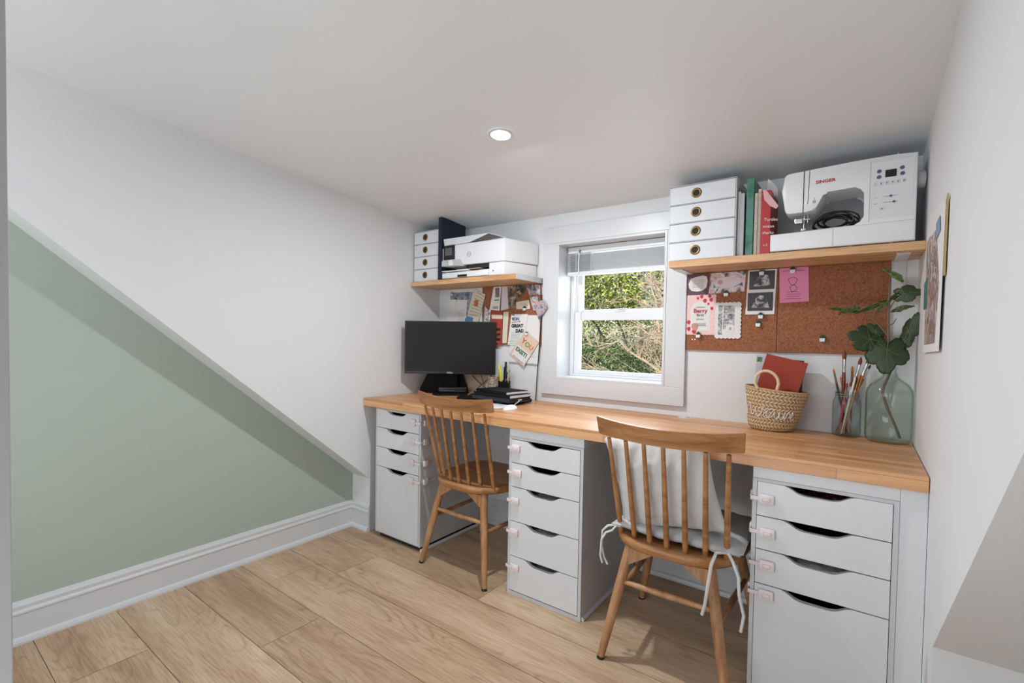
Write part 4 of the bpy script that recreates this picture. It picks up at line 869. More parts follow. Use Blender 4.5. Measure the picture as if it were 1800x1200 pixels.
paper('dark_photo', 'dark blotchy photo at the top of the crowded board', 'photo', [(.646, 1.358), (.690, 1.394), (.684, 1.4385), (.622, 1.4385)], photo_material('dark print', [(24, 24, 24), (40, 44, 38), (120, 96, 80), (200, 190, 184)], 50, 4), 1)
paper('visiting_card', 'small cream card clipped below the dark blotchy photo', 'card', [(.631, 1.301), (.726, 1.299), (.717, 1.352), (.627, 1.342)], M_cream, 2, parts=lines(.645, .70, 1.325, 1.338, 2, M_g, 3))
paper('rabbit_sticker', 'grey and white cut-out sticker left of the red strip', 'sticker', [(.389, 1.215), (.436, 1.205), (.447, 1.305), (.425, 1.300), (.400, 1.325), (.395, 1.28)], photo_material('pencil drawing', [(70, 70, 80), (170, 165, 165), (214, 210, 206), (214, 210, 206)], 60, 3), 4)
Mrs = mat('brick red print', (158, 62, 42), .7, var=.1)
paper('red_bookmark', 'long brick red bookmark with a cream band', 'bookmark', [(.478, 1.0835), (.529, 1.085), (.537, 1.29), (.447, 1.295)], Mrs, 5, parts=[('cream_band', [(.455, 1.248), (.5355, 1.245), (.536, 1.268), (.452, 1.272)], M_cream), ('dark_glyph', R4(.488, .522, 1.175, 1.19), M_ink), ('dark_glyph', R4(.49, .52, 1.145, 1.158, .3), M_ink), ('dark_glyph', R4(.488, .522, 1.115, 1.13), M_ink), ('dark_glyph', R4(.49, .505, 1.092, 1.100), M_ink)])
paper('cream_bookmark', 'cream bookmark beside the brick red one', 'bookmark', [(.533, 1.100), (.565, 1.102), (.577, 1.286), (.537, 1.287)], M_cream, 2)
t = paper('printed_sheet', 'large white form hanging lowest on the crowded board', 'sheet', [(.583, .993), (.784, .986), (.803, 1.263), (.600, 1.268)], M_paper, 1, parts=lines(.71, .77, 1.02, 1.10, 6, M_g, 8))
t = paper('greeting_card', 'white card with blue and black capitals GREAT DAD', 'greeting card', [(.573, 1.093), (.686, 1.086), (.712, 1.271), (.597, 1.273)], M_paper, 3, parts=[('hatch_stripe', [(.586 + .002 * i, 1.10 + i * .009), (.650 + .002 * i, 1.098 + i * .009), (.650 + .002 * i, 1.100 + i * .009), (.586 + .002 * i, 1.102 + i * .009)], mat('mint print', (130, 160, 150), .8)) for i in range(8)])
ptext(t, 'SON', .024, .604, 1.236, mat('blue print', (50, 84, 150), .7), bold=.001); ptext(t, "you're a really", .011, .602, 1.222, M_g, tilt=.08); ptext(t, 'GREAT', .026, .600, 1.195, M_ink, bold=.0012); ptext(t, 'DAD', .026, .630, 1.166, M_ink, bold=.0012)
aa = -.62
t = paper('greeting_card', 'tilted colourful card reading YOU EXIST', 'greeting card', [(.692, .969), (.590, 1.038), (.695, 1.174), (.792, 1.110)][::-1], mat('peach card', (214, 190, 170), .8), 5, parts=[('white_panel', [(.648, 1.094), (.604, 1.037), (.692, .978), (.738, 1.037)], M_paper)])
ptext(t, 'Y', .042, .672, 1.112, mat('red print b', (190, 66, 60), .7), tilt=aa, bold=.001); ptext(t, 'O', .040, .694, 1.094, mat('green print', (120, 150, 70), .7), tilt=aa, bold=.001); ptext(t, 'U', .038, .722, 1.076, mat('orange print b', (206, 120, 60), .7), tilt=aa, bold=.001)
ptext(t, 'EXIST!', .033, .632, 1.066, mat('dark green print', (40, 84, 60), .7), tilt=aa + .05, bold=.0012, xs=.95); ptext(t, 'you are the best', .0125, .616, 1.030, M_rose, tilt=aa + .03)
for i, (pts, k, lb, ly_) in enumerate([([(.721, 1.374), (.775, 1.384), (.750, 1.4385), (.690, 1.4385)], 0, 'bluish family photo at the top right of the crowded board', 1), ([(.779, 1.377), (.832, 1.378), (.826, 1.432), (.752, 1.4385)], 2, 'photo of a person in navy at the top right corner of the crowded board', 3), ([(.752, 1.289), (.792, 1.297), (.776, 1.368), (.721, 1.370)], 2, 'small light blue photo above the diamond-turned one', 4), ([(.800, 1.236), (.855, 1.308), (.822, 1.351), (.762, 1.323)], 3, 'diamond-turned photo of people at the right edge of the crowded board', 15)]):
    paper('family_photo', lb, 'photo', pts, Mph[k], ly_)
pin(.163, 1.372, 'dark clip-like push pin on the white letter', 3, M_ink, .7); pin(.692, 1.303, 'succulent push pin on the small cream card', 3); pin(.612, 1.262, 'succulent push pin on the GREAT DAD card', 4, MATS['grey green'], .8); pin(.712, 1.160, 'succulent push pin on the YOU EXIST card', 6, MATS['grey green'], .8); pin(.128, 1.41, 'white push pin on the pale picture panel', 2, MATS['grey green'], .8)
# long black cord between shelf and desk
m = MB().tube([(.803, -.03, 1.44), (.806, -.026, 1.25), (.800, -.028, 1.10), (.792, -.03, .95), (.786, -.03, .84), (.782, -.03, .783)], .0028, 8); tag(m.build('hanging_cable', M_black, smooth=60), 'thin black cable hanging down beside the window casing', 'cable')

# picture collage on the right wall, slightly curled sheet
t = thing('wall_collage', 'long curled sheet of pasted pictures on the right wall', 'poster', (W - .002, -.545, 1.3)); c = (W - .002, -.545, 1.3)
def rw(name, pts, x, th, mm): return MB().prism([(y - c[1], z - c[2]) for y, z in pts], 0, x, x - th).build(name, mm, t)
rw('backing_sheet', [(-.335, 1.447), (-.357, 1.108), (-.740, 1.118), (-.752, 1.305), (-.760, 1.478), (-.641, 1.498), (-.458, 1.496)], -.004, .001, M_paper)
rw('yellowed_sheet', [(-.745, 1.30), (-.768, 1.30), (-.774, 1.492), (-.752, 1.48)], -.0005, .003, mat('yellowed paper', (176, 150, 104), .7))
rw('picture', [(-.36, 1.44), (-.40, 1.132), (-.49, 1.134), (-.47, 1.30), (-.45, 1.448)], -.0052, .0006, photo_material('collage print', [(74, 60, 70), (150, 120, 100), (196, 180, 170), (110, 130, 130), (170, 130, 110)], 24, 5))
rw('picture', [(-.492, 1.134), (-.66, 1.138), (-.70, 1.29), (-.60, 1.44), (-.455, 1.44), (-.472, 1.29)], -.0052, .0006, photo_material('collage print b', [(90, 60, 66), (170, 150, 160), (120, 96, 80), (204, 196, 196), (90, 100, 130)], 22, 9))
rw('teal_figure', [(-.345, 1.32), (-.352, 1.24), (-.43, 1.24), (-.44, 1.33)], -.0062, .0006, mat('teal print', (60, 116, 116), .6, var=.3, nscale=50))
rw('blue_patch', [(-.60, 1.455), (-.62, 1.41), (-.70, 1.42), (-.68, 1.46)], -.0062, .0006, mat('soft blue print', (120, 146, 180), .6, var=.2, nscale=40))

# ---------------------------------------------------------------- desk things on the left
def flatbook(name, label, cat, x, y, z, w_, d_, h, rz, cover, pages, rim=.004):
    t = thing(name, label, cat, (x, y, z), rz); a, b = w_ / 2, d_ / 2
    MB().box(-a, a, -b, b, 0, .0018, .0006).box(-a, a, -b, b, h - .0018, h, .0006).box(-a, a, -b, -b + .002, 0, h, .0005).build('cover', cover, t)
    MB().box(-a + rim, a - rim, -b + .002, b - rim, .002, h - .002).build('pages', pages, t); return t
dz = DZ + .0005
t = thing('laptop_case', 'flat black rounded laptop sleeve at the bottom of the stack', 'laptop sleeve', (.61, -.185, dz)); MB().box(-.185, .178, -.115, .115, 0, .019, .008).build('sleeve', M_blackmat, t, smooth=50)
MB().tube([(.10, -.1155, .010), (.170, -.112, .010), (.1775, -.05, .010), (.1775, .08, .010)], .0015, 6).build('zip', M_g, t, smooth=60)
t = flatbook('notebook', 'black notebook with small white word, second from the bottom of the stack', 'notebook', .685, -.225, dz + .0195, .27, .18, .020, -.09, mat('navy black cover', (26, 30, 42), .5), M_ink); MB().box(.1352, .1362, -.02, .01, .007, .012).build('white_print', M_paper, t)
flatbook('notebook', 'black notebook with bluish white page edges, second from the top of the stack', 'notebook', .69, -.225, dz + .040, .262, .172, .017, -.10, M_blackmat, mat('bluish pages', (200, 206, 218), .7), .0015)
flatbook('notebook', 'black notebook with cream page edges on top of the stack', 'notebook', .685, -.22, dz + .0575, .235, .165, .015, -.17, M_blackmat, M_paper, .0015)
t = thing('computer_mouse', 'white low mouse at the front of the notebook stack', 'mouse', (.858, -.385, dz), .12)
m = MB()
def mo(u, v):
    a = 2 * PI * u; r = math.sin(v * PI / 2); return (.029 * r * math.cos(a), .056 * r * math.sin(a), .021 * (max(0, 1 - r ** 2.6)) ** .6)
m.grid(mo, 32, 12, True); bmesh.ops.remove_doubles(m.bm, verts=m.bm.verts, dist=.00005); m.build('shell', M_white, t, smooth=80)
MB().tube([(0, .055, .006), (-.02, .075, .004), (-.03, .11, .010), (-.015, .13, .025)], .0018, 8).build('cable', M_white, t, smooth=60)
tag(MB().box(.50, .822, -.435, -.318, dz, dz + .008, .002).build('keyboard', M_white), 'white slim keyboard mostly hidden behind the chair back', 'keyboard')
# patterned cup, black cup with pens
t = thing('patterned_cup', 'tall cup with brown and cream blotched pattern beside the monitor', 'cup', (.497, -.042, dz))
MB().lathe([(0, .003), (.034, 0), (.036, .003), (.037, .122), (.0345, .122), (.0335, .006), (0, .006)], n=36).build('body', photo_material('blotched glaze', [(92, 66, 54), (150, 126, 110), (206, 192, 176), (120, 90, 74)], 60, 2), t, smooth=50)
t = thing('pen_cup', 'short dark cup holding pens and highlighters', 'pen holder', (.573, -.045, dz)); MB().lathe([(0, .003), (.034, 0), (.036, .003), (.036, .10), (.0335, .10), (.0325, .006), (0, .006)], n=36).build('body', M_blackmat, t, smooth=50)
M_hl = mat('yellow highlighter', (214, 210, 40), .4)
def pen(label, x, y, tip, mm, capm, r=.0045, cat='pen', name='pen', cap=.035):
    t = thing(name, label, cat, (x, y, dz + .007)); v = Vector(tip) - Vector((x, y, dz + .007)); L_ = v.length
    t.rotation_mode = 'QUATERNION'; t.rotation_quaternion = v.to_track_quat('Z', 'Y')
    MB().lathe([(0, 0), (r * .9, .001), (r, .004), (r, L_ - cap)], n=14).build('barrel', mm, t, smooth=50); MB().lathe([(r * 1.12, L_ - cap - .004), (r * 1.12, L_ - .004), (r * .8, L_), (0, L_)], n=14).build('cap', capm, t, smooth=50)
pen('yellow highlighter standing highest at the left of the pen cup', .560, -.05, (.536, -.045, .972), M_hl, M_hl, .0065, 'highlighter', 'highlighter')
pen('yellow highlighter with dark end in the middle of the pen cup', .575, -.06, (.556, -.06, .945), M_hl, M_hl, .0065, 'highlighter', 'highlighter')
pen('tall black marker rising over the other pens', .572, -.035, (.572, -.03, .992), M_ink, M_black, .006, 'marker', 'marker')
pen('dark violet marker leaning right in the pen cup', .580, -.05, (.592, -.05, .935), mat('violet grey', (84, 78, 104), .4), M_black, .006, 'marker', 'marker')
pen('slim green pen at the right of the pen cup', .588, -.04, (.607, -.04, .945), mat('grass green', (76, 140, 60), .4), mat('grass green', (76, 140, 60), .4), .0032)
pen('natural wood pencil at the right edge of the pen cup', .592, -.05, (.615, -.055, .935), mat('pencil wood', (196, 160, 120), .6), mat('pencil wood', (196, 160, 120), .6), .0032, 'pencil', 'pencil')
pen('black pen between the two highlighters', .566, -.042, (.562, -.03, .962), M_black, M_black, .0035)
t = thing('wire_file_rack', 'black wire desk rack with crossing rods between monitor and cups', 'wire rack', (.385, -.03, dz)); m = MB()
for a, b in (((-.07, .118), (.085, .01)), ((-.06, .01), (.085, .122)), ((.0, .124), (.06, .01)), ((-.07, .003), (.085, .003))): m.tube([(a[0], -.004, a[1]), (b[0], -.004, b[1])], .0022, 6)
m.build('crossed_rods', M_black, t, smooth=60); MB().box(-.075, .09, -.015, .015, 0, .002).build('base', M_black, t)
o = MB().box(.20, .445, -.018, -.012, dz, dz + .20).build('beige_card', mat('beige card', (196, 176, 158), .8)); tag(o, 'beige card standing against the wall behind the wire rack', 'card')

# ---------------------------------------------------------------- straw basket with books
def basket_material():
    m = bpy.data.materials.new('woven straw'); m.use_nodes = True; t = m.node_tree; b = t.nodes['Principled BSDF']; L = t.links.new
    uv = nd(t, 'ShaderNodeUVMap'); sp = nd(t, 'ShaderNodeSeparateXYZ'); L(uv.outputs[0], sp.inputs[0])
    def M_(op, a, b_=None, c=None):
        n = nd(t, 'ShaderNodeMath', operation=op)
        for i, v in enumerate((a, b_, c)):
            if v is None: continue
            if isinstance(v, (int, float)): n.inputs[i].default_value = v
            else: L(v, n.inputs[i])
        return n.outputs[0]
    row = M_('FLOOR', M_('MULTIPLY', sp.outputs[1], 12)); par = M_('MODULO', row, 2); sgn = M_('SUBTRACT', M_('MULTIPLY', par, 2), 1)
    vf = M_('FRACT', M_('MULTIPLY', sp.outputs[1], 12)); u = M_('ADD', M_('MULTIPLY', sp.outputs[0], 44), M_('MULTIPLY', M_('MULTIPLY', vf, sgn), .9))
    s1_ = M_('ABSOLUTE', M_('SINE', M_('MULTIPLY', u, PI))); s2_ = M_('SINE', M_('MULTIPLY', vf, PI)); h = M_('MULTIPLY', M_('POWER', s1_, .5), M_('POWER', M_('MAXIMUM', s2_, .001), .35))
    r = ramp(t, [(.15, lin((104, 76, 44))), (.5, lin((172, 142, 104))), (.8, lin((210, 184, 146)))]); L(h, r.inputs[0]); L(r.outputs[0], b.inputs['Base Color']); b.inputs['Roughness'].default_value = .7
    bp = nd(t, 'ShaderNodeBump'); bp.inputs['Strength'].default_value = .9; bp.inputs['Distance'].default_value = .003; L(h, bp.inputs['Height']); L(bp.outputs[0], b.inputs['Normal']); return m
def bsk(th, h, off=0):
    cxx = 1.948 + .016 * h; rx = .080 + .032 * h ** .9 + off; ry = .070 + .012 * h + off
    if h < .12: k = (1 - (1 - h / .12) ** 2 * .14); rx *= k; ry *= k
    x = cxx + rx * math.cos(th); y = -.094 + ry * math.sin(th); return Vector((x, y, dz + h * (.165 - .09 * (x - 1.955))))
bt = thing('straw_basket', 'small woven straw basket with white script lettering on the worktop', 'basket', (1.95, -.094, dz)); B0 = Vector((1.95, -.094, dz))
bm = bmesh.new(); uvl = bm.loops.layers.uv.new('UVMap'); NU, NV = 72, 24
def ring(off, hs): return [[bm.verts.new(bsk(2 * PI * i / NU, h, off) - B0) for i in range(NU)] for h in hs]
hs = [j / NV for j in range(NV + 1)]; RO = ring(0, hs); RI = ring(-.005, hs)
for RR, fl in ((RO, 0), (RI, 1)):
    for j in range(NV):
        for i in range(NU):
            q = [RR[j][i], RR[j][(i + 1) % NU], RR[j + 1][(i + 1) % NU], RR[j + 1][i]]; uvs = [(i / NU, hs[j]), ((i + 1) / NU, hs[j]), ((i + 1) / NU, hs[j + 1]), (i / NU, hs[j + 1])]
            if fl: q = q[::-1]; uvs = uvs[::-1]
            f = bm.faces.new(q); f.smooth = True
            for l, uv_ in zip(f.loops, uvs): l[uvl].uv = uv_
for i in range(NU): bm.faces.new((RO[-1][i], RO[-1][(i + 1) % NU], RI[-1][(i + 1) % NU], RI[-1][i]))
bm.faces.new(RO[0][::-1]); bm.faces.new(RI[0])
me = bpy.data.meshes.new('woven_body'); bm.to_mesh(me); bm.free(); me.materials.append(basket_material()); o = bpy.data.objects.new('woven_body', me); C.objects.link(o); o.parent = bt
M_straw = mat('pale palm straw', (220, 196, 164), .7, var=.1, nscale=60)
m = MB().tube([bsk(2 * PI * i / 60, 1.0, -.002) - B0 for i in range(61)], .004, 8); m.build('rim', mat('straw rim', (190, 158, 112), .7, var=.15, nscale=80), bt, smooth=60)
def handle(ys, name='handle'):
    pts = [(1.909, .947), (1.899, .968), (1.899, .990), (1.908, 1.008), (1.926, 1.019), (1.945, 1.019), (1.963, 1.009), (1.975, .993), (1.980, .972), (1.974, .945)]
    m = MB(); P_ = []
    for i in range(len(pts) - 1):
        for k in range(10): u = k / 10; P_.append(Vector((pts[i][0] * (1 - u) + pts[i + 1][0] * u, ys, pts[i][1] * (1 - u) + pts[i + 1][1] * u)) - B0)
    for _ in range(6): P_ = [P_[0]] + [(P_[i - 1] + P_[i] * 2 + P_[i + 1]) / 4 for i in range(1, len(P_) - 1)] + [P_[-1]]
    m.tube(P_, [.0052 + .0009 * (i % 2) for i in range(len(P_))], 10); m.build(name, M_straw, bt)
handle(-.168)
script = [(-2.521, 0.777), (-2.684, 0.791), (-2.78, 0.714), (-2.771, 0.613), (-2.76, .52), (-2.75, .44), (-2.747, 0.383), (-2.682, 0.35), (-2.665, 0.477), (-2.541, 0.586), (-2.43, 0.632), (-2.435, 0.569), (-2.391, 0.446), (-2.347, 0.378), (-2.272, 0.367), (-2.199, 0.428), (-2.156, 0.523), (-2.142, 0.434), (-2.085, 0.348), (-1.998, 0.342), (-1.915, 0.401), (-1.874, 0.496), (-1.842, 0.573), (-1.878, 0.578), (-1.88, 0.532), (-1.798, 0.504), (-1.722, 0.474), (-1.799, 0.412), (-1.79, 0.348), (-1.697, 0.32), (-1.594, 0.384), (-1.53, 0.473), (-1.451, 0.536), (-1.547, 0.556), (-1.659, 0.517), (-1.713, 0.42), (-1.643, 0.343), (-1.531, 0.352), (-1.442, 0.444), (-1.418, 0.511), (-1.42, 0.408), (-1.373, 0.336), (-1.3, 0.332), (-1.258, 0.42), (-1.252, 0.515), (-1.238, 0.383), (-1.18, 0.333), (-1.106, 0.353), (-1.073, 0.431), (-1.069, 0.498), (-1.047, 0.355), (-1.017, 0.319), (-0.97, 0.455), (-0.906, 0.516), (-0.851, 0.44), (-0.844, 0.363), (-0.797, 0.462), (-0.743, 0.506), (-0.733, 0.444), (-0.788, 0.384), (-0.739, 0.323), (-0.612, 0.351)]
sp_ = []
for i in range(len(script) - 1):
    p0, p1, p2, p3 = script[max(i - 1, 0)], script[i], script[i + 1], script[min(i + 2, len(script) - 1)]
    for k in range(5):
        u = k / 5; sp_.append(tuple(.5 * (2 * p1[j] + (p2[j] - p0[j]) * u + (2 * p0[j] - 5 * p1[j] + 4 * p2[j] - p3[j]) * u * u + (3 * p1[j] - p0[j] - 3 * p2[j] + p3[j]) * u ** 3) for j in (0, 1)))
MB().tube([bsk(a, h, .0016) - B0 for a, h in sp_], .0017, 6).build('script_lettering', mat('white yarn', (226, 222, 220), .8), bt, smooth=60)
# books standing in the basket
t = thing('hardback_book', 'rust red hardback leaning in the straw basket', 'book', (1.877, -.098, .880)); t.rotation_euler = (-.06, .235, 0)
MB().box(0, .145, -.010, -.008, 0, .212, .0008).box(0, .145, .008, .010, 0, .212, .0008).box(.143, .145, -.008, .008, 0, .212).build('cover', mat('rust red cloth', (150, 52, 30), .7, var=.04, bump=.1), t)
MB().box(.003, .143, -.0078, .0078, .003, .209).build('pages', mat('page block', (190, 160, 150), .8), t)
t = thing('paperback_book', 'dark navy book behind the rust red one in the basket', 'book', (1.997, -.066, .895)); t.rotation_euler = (-.03, .03, 0)
MB().box(-.045, .050, -.010, .010, 0, .168, .001).build('cover', mat('deep navy', (26, 26, 58), .5), t)
t = thing('magazine', 'grey magazine with green picture at the left edge of the basket', 'magazine', (1.908, -.062, .885)); t.rotation_euler = (-.03, .02, 0)
MB().box(-.028, .038, -.003, .003, 0, .193).build('pages', mat('grey magazine paper', (190, 186, 196), .6), t); MB().box(-.025, -.006, -.0036, -.003, .165, .185).build('green_picture', photo_material('leaf print', [(30, 50, 30), (60, 110, 50), (120, 150, 90)], 60), t)

# ---------------------------------------------------------------- jar of brushes
JX, JY = 2.193, -.053
t = thing('glass_jar', 'pale blue glass jar full of paintbrushes', 'jar', (JX, JY, dz))
MB().lathe([(0, .001), (.038, 0), (.0445, .006), (.0455, .02), (.0455, .125), (.043, .14), (.037, .148), (.0375, .150), (.0385, .153), (.0372, .157), (.0385, .161), (.0372, .165), (.038, .170), (.036, .171), (.035, .165), (.035, .150), (.0405, .139), (.0432, .125), (.0432, .02), (.040, .008), (0, .007)], n=48).build('body', M_jar, t, smooth=60)
m = MB()
for z in (.153, .161): m.lathe([(.0375, z - .001), (.0388, z), (.0375, z + .001)], n=40)
m.build('screw_thread', mat('greenish glass edge', (150, 170, 170), .2), t, smooth=60)
def brush(label, base, tip, hm, fm, bmt, r=.004, br=.0055):
    b0 = Vector((JX + base[0], JY + base[1], dz + .009)); v = Vector(tip) - b0; L_ = v.length; t = thing('paint_brush', label, 'paintbrush', b0, 0, 'paintbrushes in the jar'); t.rotation_mode = 'QUATERNION'; t.rotation_quaternion = v.to_track_quat('Z', 'Y')
    f0, f1 = L_ - br * 8 - .03, L_ - br * 5
    MB().lathe([(0, 0), (r * .45, .002), (r * .7, L_ * .3), (r * 1.15, L_ * .55), (r, f0)], n=12).build('handle', hm, t, smooth=60)
    MB().lathe([(r * 1.02, f0 - .001), (r * 1.12, f0 + .004), (r * 1.0, f0 + .006), (br * .95, f1)], n=12).build('ferrule', fm, t, smooth=60)
    MB().lathe([(br * .9, f1), (br * 1.12, f1 + (L_ - f1) * .35), (br * .7, f1 + (L_ - f1) * .72), (0, L_)], n=12).build('bristles', bmt, t, smooth=60)
M_bh = mat('dark red lacquer', (112, 36, 22), .25, coat=.5); M_bo = mat('amber lacquer', (190, 104, 44), .3, coat=.4); M_bn = mat('natural handle', (206, 168, 122), .5); M_br = mat('chestnut bristle', (134, 58, 30), .7, var=.15, nscale=300); M_bw = mat('white handle', (214, 204, 196), .5); M_bp = mat('magenta handle', (176, 60, 96), .4); M_bd = mat('dark brown handle', (58, 36, 26), .35, coat=.3)
brush('largest paintbrush, dark red handle and tall pointed bristles', (-0.0105, 0.0227), (2.1805, -0.0758, 1.1080), M_bh, M_chrome, M_br, .0058, .0068)
brush('thick paintbrush with long silver ferrule, leaning right over the bottle side', (-0.0107, 0.0318), (2.2316, -0.0574, 1.0840), M_bd, M_chrome, M_br, .0052, .0060)
brush('paintbrush leaning far right with rust bristles and amber handle', (-0.0172, -0.0184), (2.2572, -0.0575, 1.0860), M_bo, M_chrome, M_br, .0050, .0056)
brush('small paintbrush furthest left with brass ferrule', (0.0054, -0.0004), (2.1474, -0.0624, 1.0360), M_bd, M_brass, M_bo, .0036, .0034)
brush('amber handled paintbrush behind the big one', (0.0143, 0.0284), (2.2052, -0.0295, 1.0480), M_bo, M_brass, M_bo, .0040, .0040)
brush('slim dark paintbrush leaning furthest right', (-0.0321, 0.0048), (2.2605, -0.0490, 1.0560), M_bh, M_chrome, M_bd, .0036, .0036)
brush('short white-ended paintbrush in front', (-0.0137, -0.0252), (2.2168, -0.0771, 1.0120), M_bw, M_bw, M_bw, .0042, .0040)
brush('natural wood paintbrush left of the largest', (0.0213, 0.0057), (2.1700, -0.0304, 1.0060), M_bn, M_brass, M_bo, .0040, .0038)
brush('magenta handled paintbrush low in the jar', (-0.0237, -0.0243), (2.1925, -0.0778, 0.9850), M_bp, M_brass, M_br, .0046, .0040)
brush('second natural wood paintbrush leaning right', (-0.0104, -0.0159), (2.2302, -0.0715, 1.0200), M_bn, M_brass, M_bo, .0044, .0040)
brush('red handled paintbrush low among the others', (-0.0020, -0.0104), (2.2036, -0.0552, 0.9900), M_red, M_chrome, M_br, .0046, .0040)

# ---------------------------------------------------------------- bottle with leafy branch
BX, BY = 2.3155, -.077
t = thing('glass_bottle', 'large green-tinted glass bottle in the corner holding a branch', 'bottle', (BX, BY, dz))
MB().lathe([(0, .006), (.040, .001), (.060, .0), (.0665, .007), (.0685, .02), (.0685, .170), (.0655, .190), (.055, .209), (.038, .224), (.024, .236), (.0185, .248), (.018, .262), (.0225, .266), (.0225, .272), (.0155, .272), (.0155, .248), (.021, .233), (.036, .220), (.053, .205), (.063, .188), (.066, .17), (.066, .02), (.063, .010), (.045, .006), (0, .011)], n=64).build('body', M_bottle, t, smooth=60)
def PXY(x, y, yy=-.10):     # wall-parallel plane through the branch, metres
    return Vector((2.130 + (x - 1458) * .00163, yy, 1.262 - (y - 543) * .00208))
bt_ = thing('leafy_branch', 'fig-leaved green branch standing in the glass bottle', 'branch', (BX, BY, dz + .012)); B0 = Vector((BX, BY, dz + .012)); M_stem = mat('grey brown twig', (120, 100, 84), .8, var=.15)
def br_(pts, r, name='stem'): MB().tube([Vector(p) - B0 for p in pts], r, 8).build(name, M_stem, bt_, smooth=60)
br_([(2.349, -.09, .797), (2.335, -.09, .84), (2.312, -.085, .90), (2.296, -.08, .955), (2.300, -.078, .98), (2.316, -.077, 1.03), (2.316, -.079, 1.07), (2.306, -.095, 1.16), (2.303, -.10, 1.25), (2.304, -.10, 1.37)], [.0045, .004, .0042, .0045, .0042, .004, .0042, .004, .0032, .002])
br_([(2.306, -.095, 1.160), (2.275, -.105, 1.205), (2.250, -.11, 1.235)], [.0028, .0022, .0012], 'side_twig')
br_([(2.303, -.10, 1.20), (2.318, -.10, 1.205), (2.326, -.10, 1.225)], [.0022, .0018, .0012], 'side_twig')
br_([(2.303, -.10, 1.25), (2.318, -.105, 1.285), (2.335, -.11, 1.305)], [.0022, .0018, .0014], 'side_twig')
br_([(2.303, -.10, 1.27), (2.270, -.11, 1.282), (2.235, -.115, 1.262), (2.20, -.12, 1.252)], [.0022, .0018, .0014, .001], 'side_twig')
ML1 = mat('dark fig leaf', (42, 58, 30), .5, var=.18, nscale=60, bump=.15, bscale=120); ML2 = mat('fresh green leaf', (108, 130, 66), .45, var=.12, nscale=60); ML3 = mat('olive leaf', (76, 96, 52), .45, var=.15, nscale=60); M_vein = mat('leaf vein', (88, 108, 62), .5)
def fig_leaf(lm, base, tip, width, tilt=(0, .25), seed=1, dome=.10):
    """lobed blade facing the room: petiole end at base, middle lobe ending at tip"""
    base = Vector(base); tip = Vector(tip); L_ = (tip - base).length; ax_ = (tip - base).normalized()
    nrm = Vector((tilt[0], -1, tilt[1])); nrm = (nrm - ax_ * nrm.dot(ax_)).normalized(); sd2 = ax_.cross(nrm); rnd = random.Random(seed)
    ph = rnd.uniform(-.15, .15); NA, NR = 90, 7; c0 = base + ax_ * L_ * .36
    def rad(a):
        lob = .72 + .30 * abs(math.cos(2.5 * (a + ph * math.sin(a)))) ** .7
        back = 1 - .42 * math.exp(-((abs(a) - PI) / .32) ** 2)
        return lob * back * (1 + .018 * math.sin(a * 17 + seed) + .014 * math.sin(a * 29))
    def P_(a, q):
        rr = rad(a) * q; along = math.cos(a) * rr * L_ * (.64 if abs(a) < PI / 2 else .5); side = math.sin(a) * rr * width / 2
        vein = min(abs(math.sin(2.5 * a)), 1)
        h = dome * L_ * (-(q ** 2)) * (.6 + .4 * math.cos(a * 2 + seed)) - .035 * L_ * q * vein * 0 + .03 * L_ * q * abs(math.cos(2.5 * a)) * -1
        return c0 + ax_ * along + sd2 * side + nrm * h - B0
    m = MB(); ce = m.bm.verts.new(c0 - B0); R_ = [[m.bm.verts.new(P_(-PI + 2 * PI * i / NA, (k + 1) / NR)) for i in range(NA)] for k in range(NR)]
    for i in range(NA):
        j = (i + 1) % NA; m.bm.faces.new((ce, R_[0][i], R_[0][j]))
        for k in range(NR - 1): m.bm.faces.new((R_[k][i], R_[k + 1][i], R_[k + 1][j], R_[k][j]))
    o = m.build('leaf', lm, bt_, smooth=80); md_ = o.modifiers.new('thickness', 'SOLIDIFY'); md_.thickness = .0006
    m = MB(); up_ = nrm * .0009
    for a in (0, 1.256, -1.256, 2.3, -2.3): m.tube([P_(0, 0) + up_] + [P_(a * (1 - .05 * math.sin(q * 6)), q) + up_ for q in (.25, .5, .75, .93)], [.0010, .0009, .0007, .0005, .0003], 5)
    m.tube([base - B0, c0 - B0 + up_], [.0013, .001], 5); m.build('vein', M_vein, o); return o
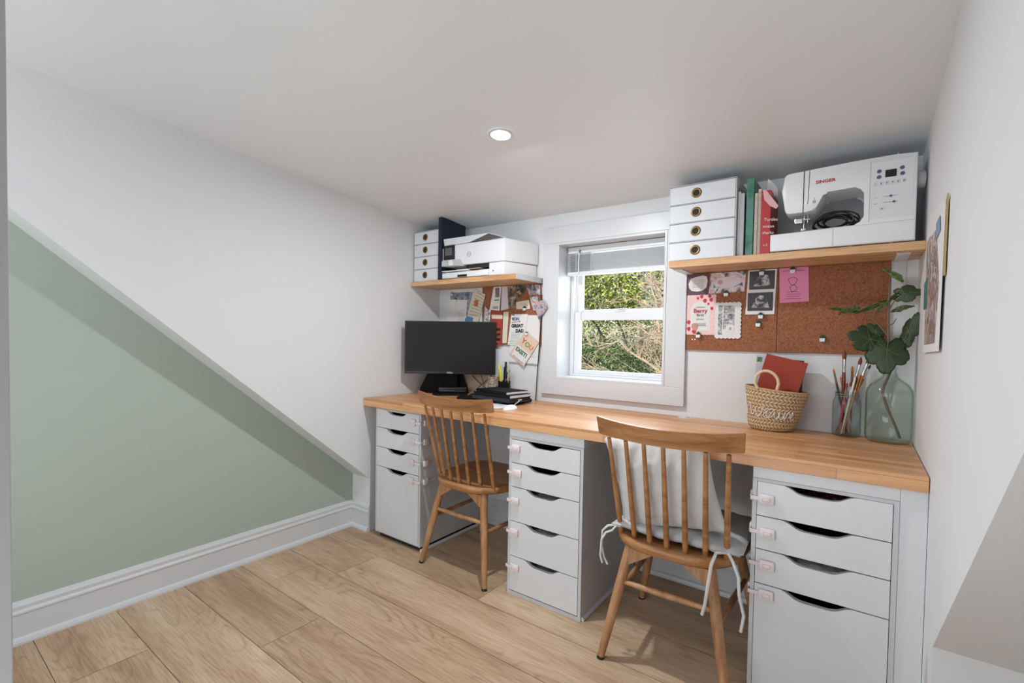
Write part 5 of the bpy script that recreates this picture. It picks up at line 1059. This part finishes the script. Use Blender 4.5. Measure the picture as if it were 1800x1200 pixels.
def leaf(label_mat, base, tip, width, lobes=0, lean=0., curl=.12, roll=0., seed=1):
    """leaf blade from base to tip with a midrib; lobes=5 gives a fig-like outline"""
    base = Vector(base); tip = Vector(tip); L_ = (tip - base).length; ax_ = (tip - base).normalized()
    nrm = Vector((0, -1, .25 + lean)); nrm = (nrm - ax_ * nrm.dot(ax_)).normalized(); nrm.rotate(Matrix.Rotation(roll, 3, ax_)); sd2 = ax_.cross(nrm)
    def half(u):
        b = math.sin(PI * min(1, max(0, u)) ** .75) ** .8 * (1 - .25 * u)
        if lobes: b *= 1 + .30 * math.cos(u * 2 * PI * 2.4 + 1.0 + seed) * (1 if .08 < u < .96 else .3)
        return max(b, .02) * width / 2
    N, K = 28, 8; m = MB()
    def f(i, k):
        u = i / N; s = (k / K * 2 - 1); w_ = half(u) * (1 + .06 * math.sin(u * 23 + seed + (3 if s > 0 else 0)))
        sweep = abs(s) ** 1.5 * .18 * L_ * (1 if lobes else .3) * (u - .25)
        p = base + ax_ * (u * L_ + sweep * .4) + sd2 * (s * w_) + nrm * (-curl * L_ * (u - .5) ** 2 * 1.6 + abs(s) * w_ * .28 - .004 * math.sin(s * 9 + u * 9 + seed))
        return p - B0
    V = [[m.bm.verts.new(f(i, k)) for k in range(K + 1)] for i in range(N + 1)]
    for i in range(N):
        for k in range(K): m.bm.faces.new((V[i][k], V[i + 1][k], V[i + 1][k + 1], V[i][k + 1]))
    o = m.build('leaf', label_mat, bt_, smooth=80); md_ = o.modifiers.new('thickness', 'SOLIDIFY'); md_.thickness = .0007
    m = MB(); up_ = nrm * .0007; m.tube([f(i, K // 2) + up_ for i in range(0, N + 1, 4)], [.0011] * 4 + [.0006] * 4, 5)
    for i in (4, 9, 14, 19):
        for s in (0, K): m.tube([f(i, K // 2) + up_, f(min(N, i + 3), K // 2 + (s - K // 2) // 2) + up_, f(min(N, i + 5), s + (1 if s == 0 else -1)) + up_], [.0006, .0005, .0002], 4)
    m.build('vein', M_vein, o); return o
P2 = PXY
leaf(ML3, P2(1512, 549, -.118), P2(1458, 542, -.125), .022, roll=.3)
leaf(ML3, P2(1514, 541, -.116), P2(1476, 552, -.118), .026, roll=.5, seed=2)
leaf(ML3, P2(1562, 530, -.104), P2(1506, 553, -.115), .020, roll=-.4, seed=3)
leaf(ML2, P2(1568, 528, -.102), P2(1541, 553, -.11), .018, roll=.2, seed=4)
leaf(ML3, P2(1566, 530, -.10), P2(1580, 517, -.11), .014, roll=.2, seed=5)
leaf(ML2, P2(1588, 499, -.105), P2(1552, 475, -.115), .028, roll=.5, seed=6)
fig_leaf(ML1, P2(1574, 521, -.108), P2(1618, 517, -.125), .064, seed=7)
leaf(ML3, P2(1569, 549, -.102), P2(1606, 540, -.11), .026, roll=-.5, seed=8)
fig_leaf(ML1, P2(1592, 600, -.10), P2(1612, 552, -.118), .056, (-.5, .1), seed=9)
fig_leaf(ML1, P2(1586, 612, -.10), P2(1602, 592, -.105), .040, (-.3, .2), seed=10)
fig_leaf(ML1, P2(1556, 602, -.108), P2(1497, 588, -.150), .100, (0, .3), seed=2)
fig_leaf(ML1, P2(1566, 594, -.110), P2(1562, 653, -.160), .125, (0, .45), seed=5)
fig_leaf(ML1, P2(1552, 592, -.106), P2(1530, 570, -.115), .045, (0, .2), seed=4)
# thin black wire on the wall below the desk
m = MB().tube([(.985, -.006, .40), (.97, -.006, .33), (.965, -.006, .27), (.99, -.006, .21)], .0015, 6); tag(m.build('thin_wire', M_black, smooth=60), 'thin black wire on the wall beneath the desk near the five-drawer cabinet', 'wire')
for o in C.objects:
    for k in ('_c', '_th'):
        if k in o: del o[k]
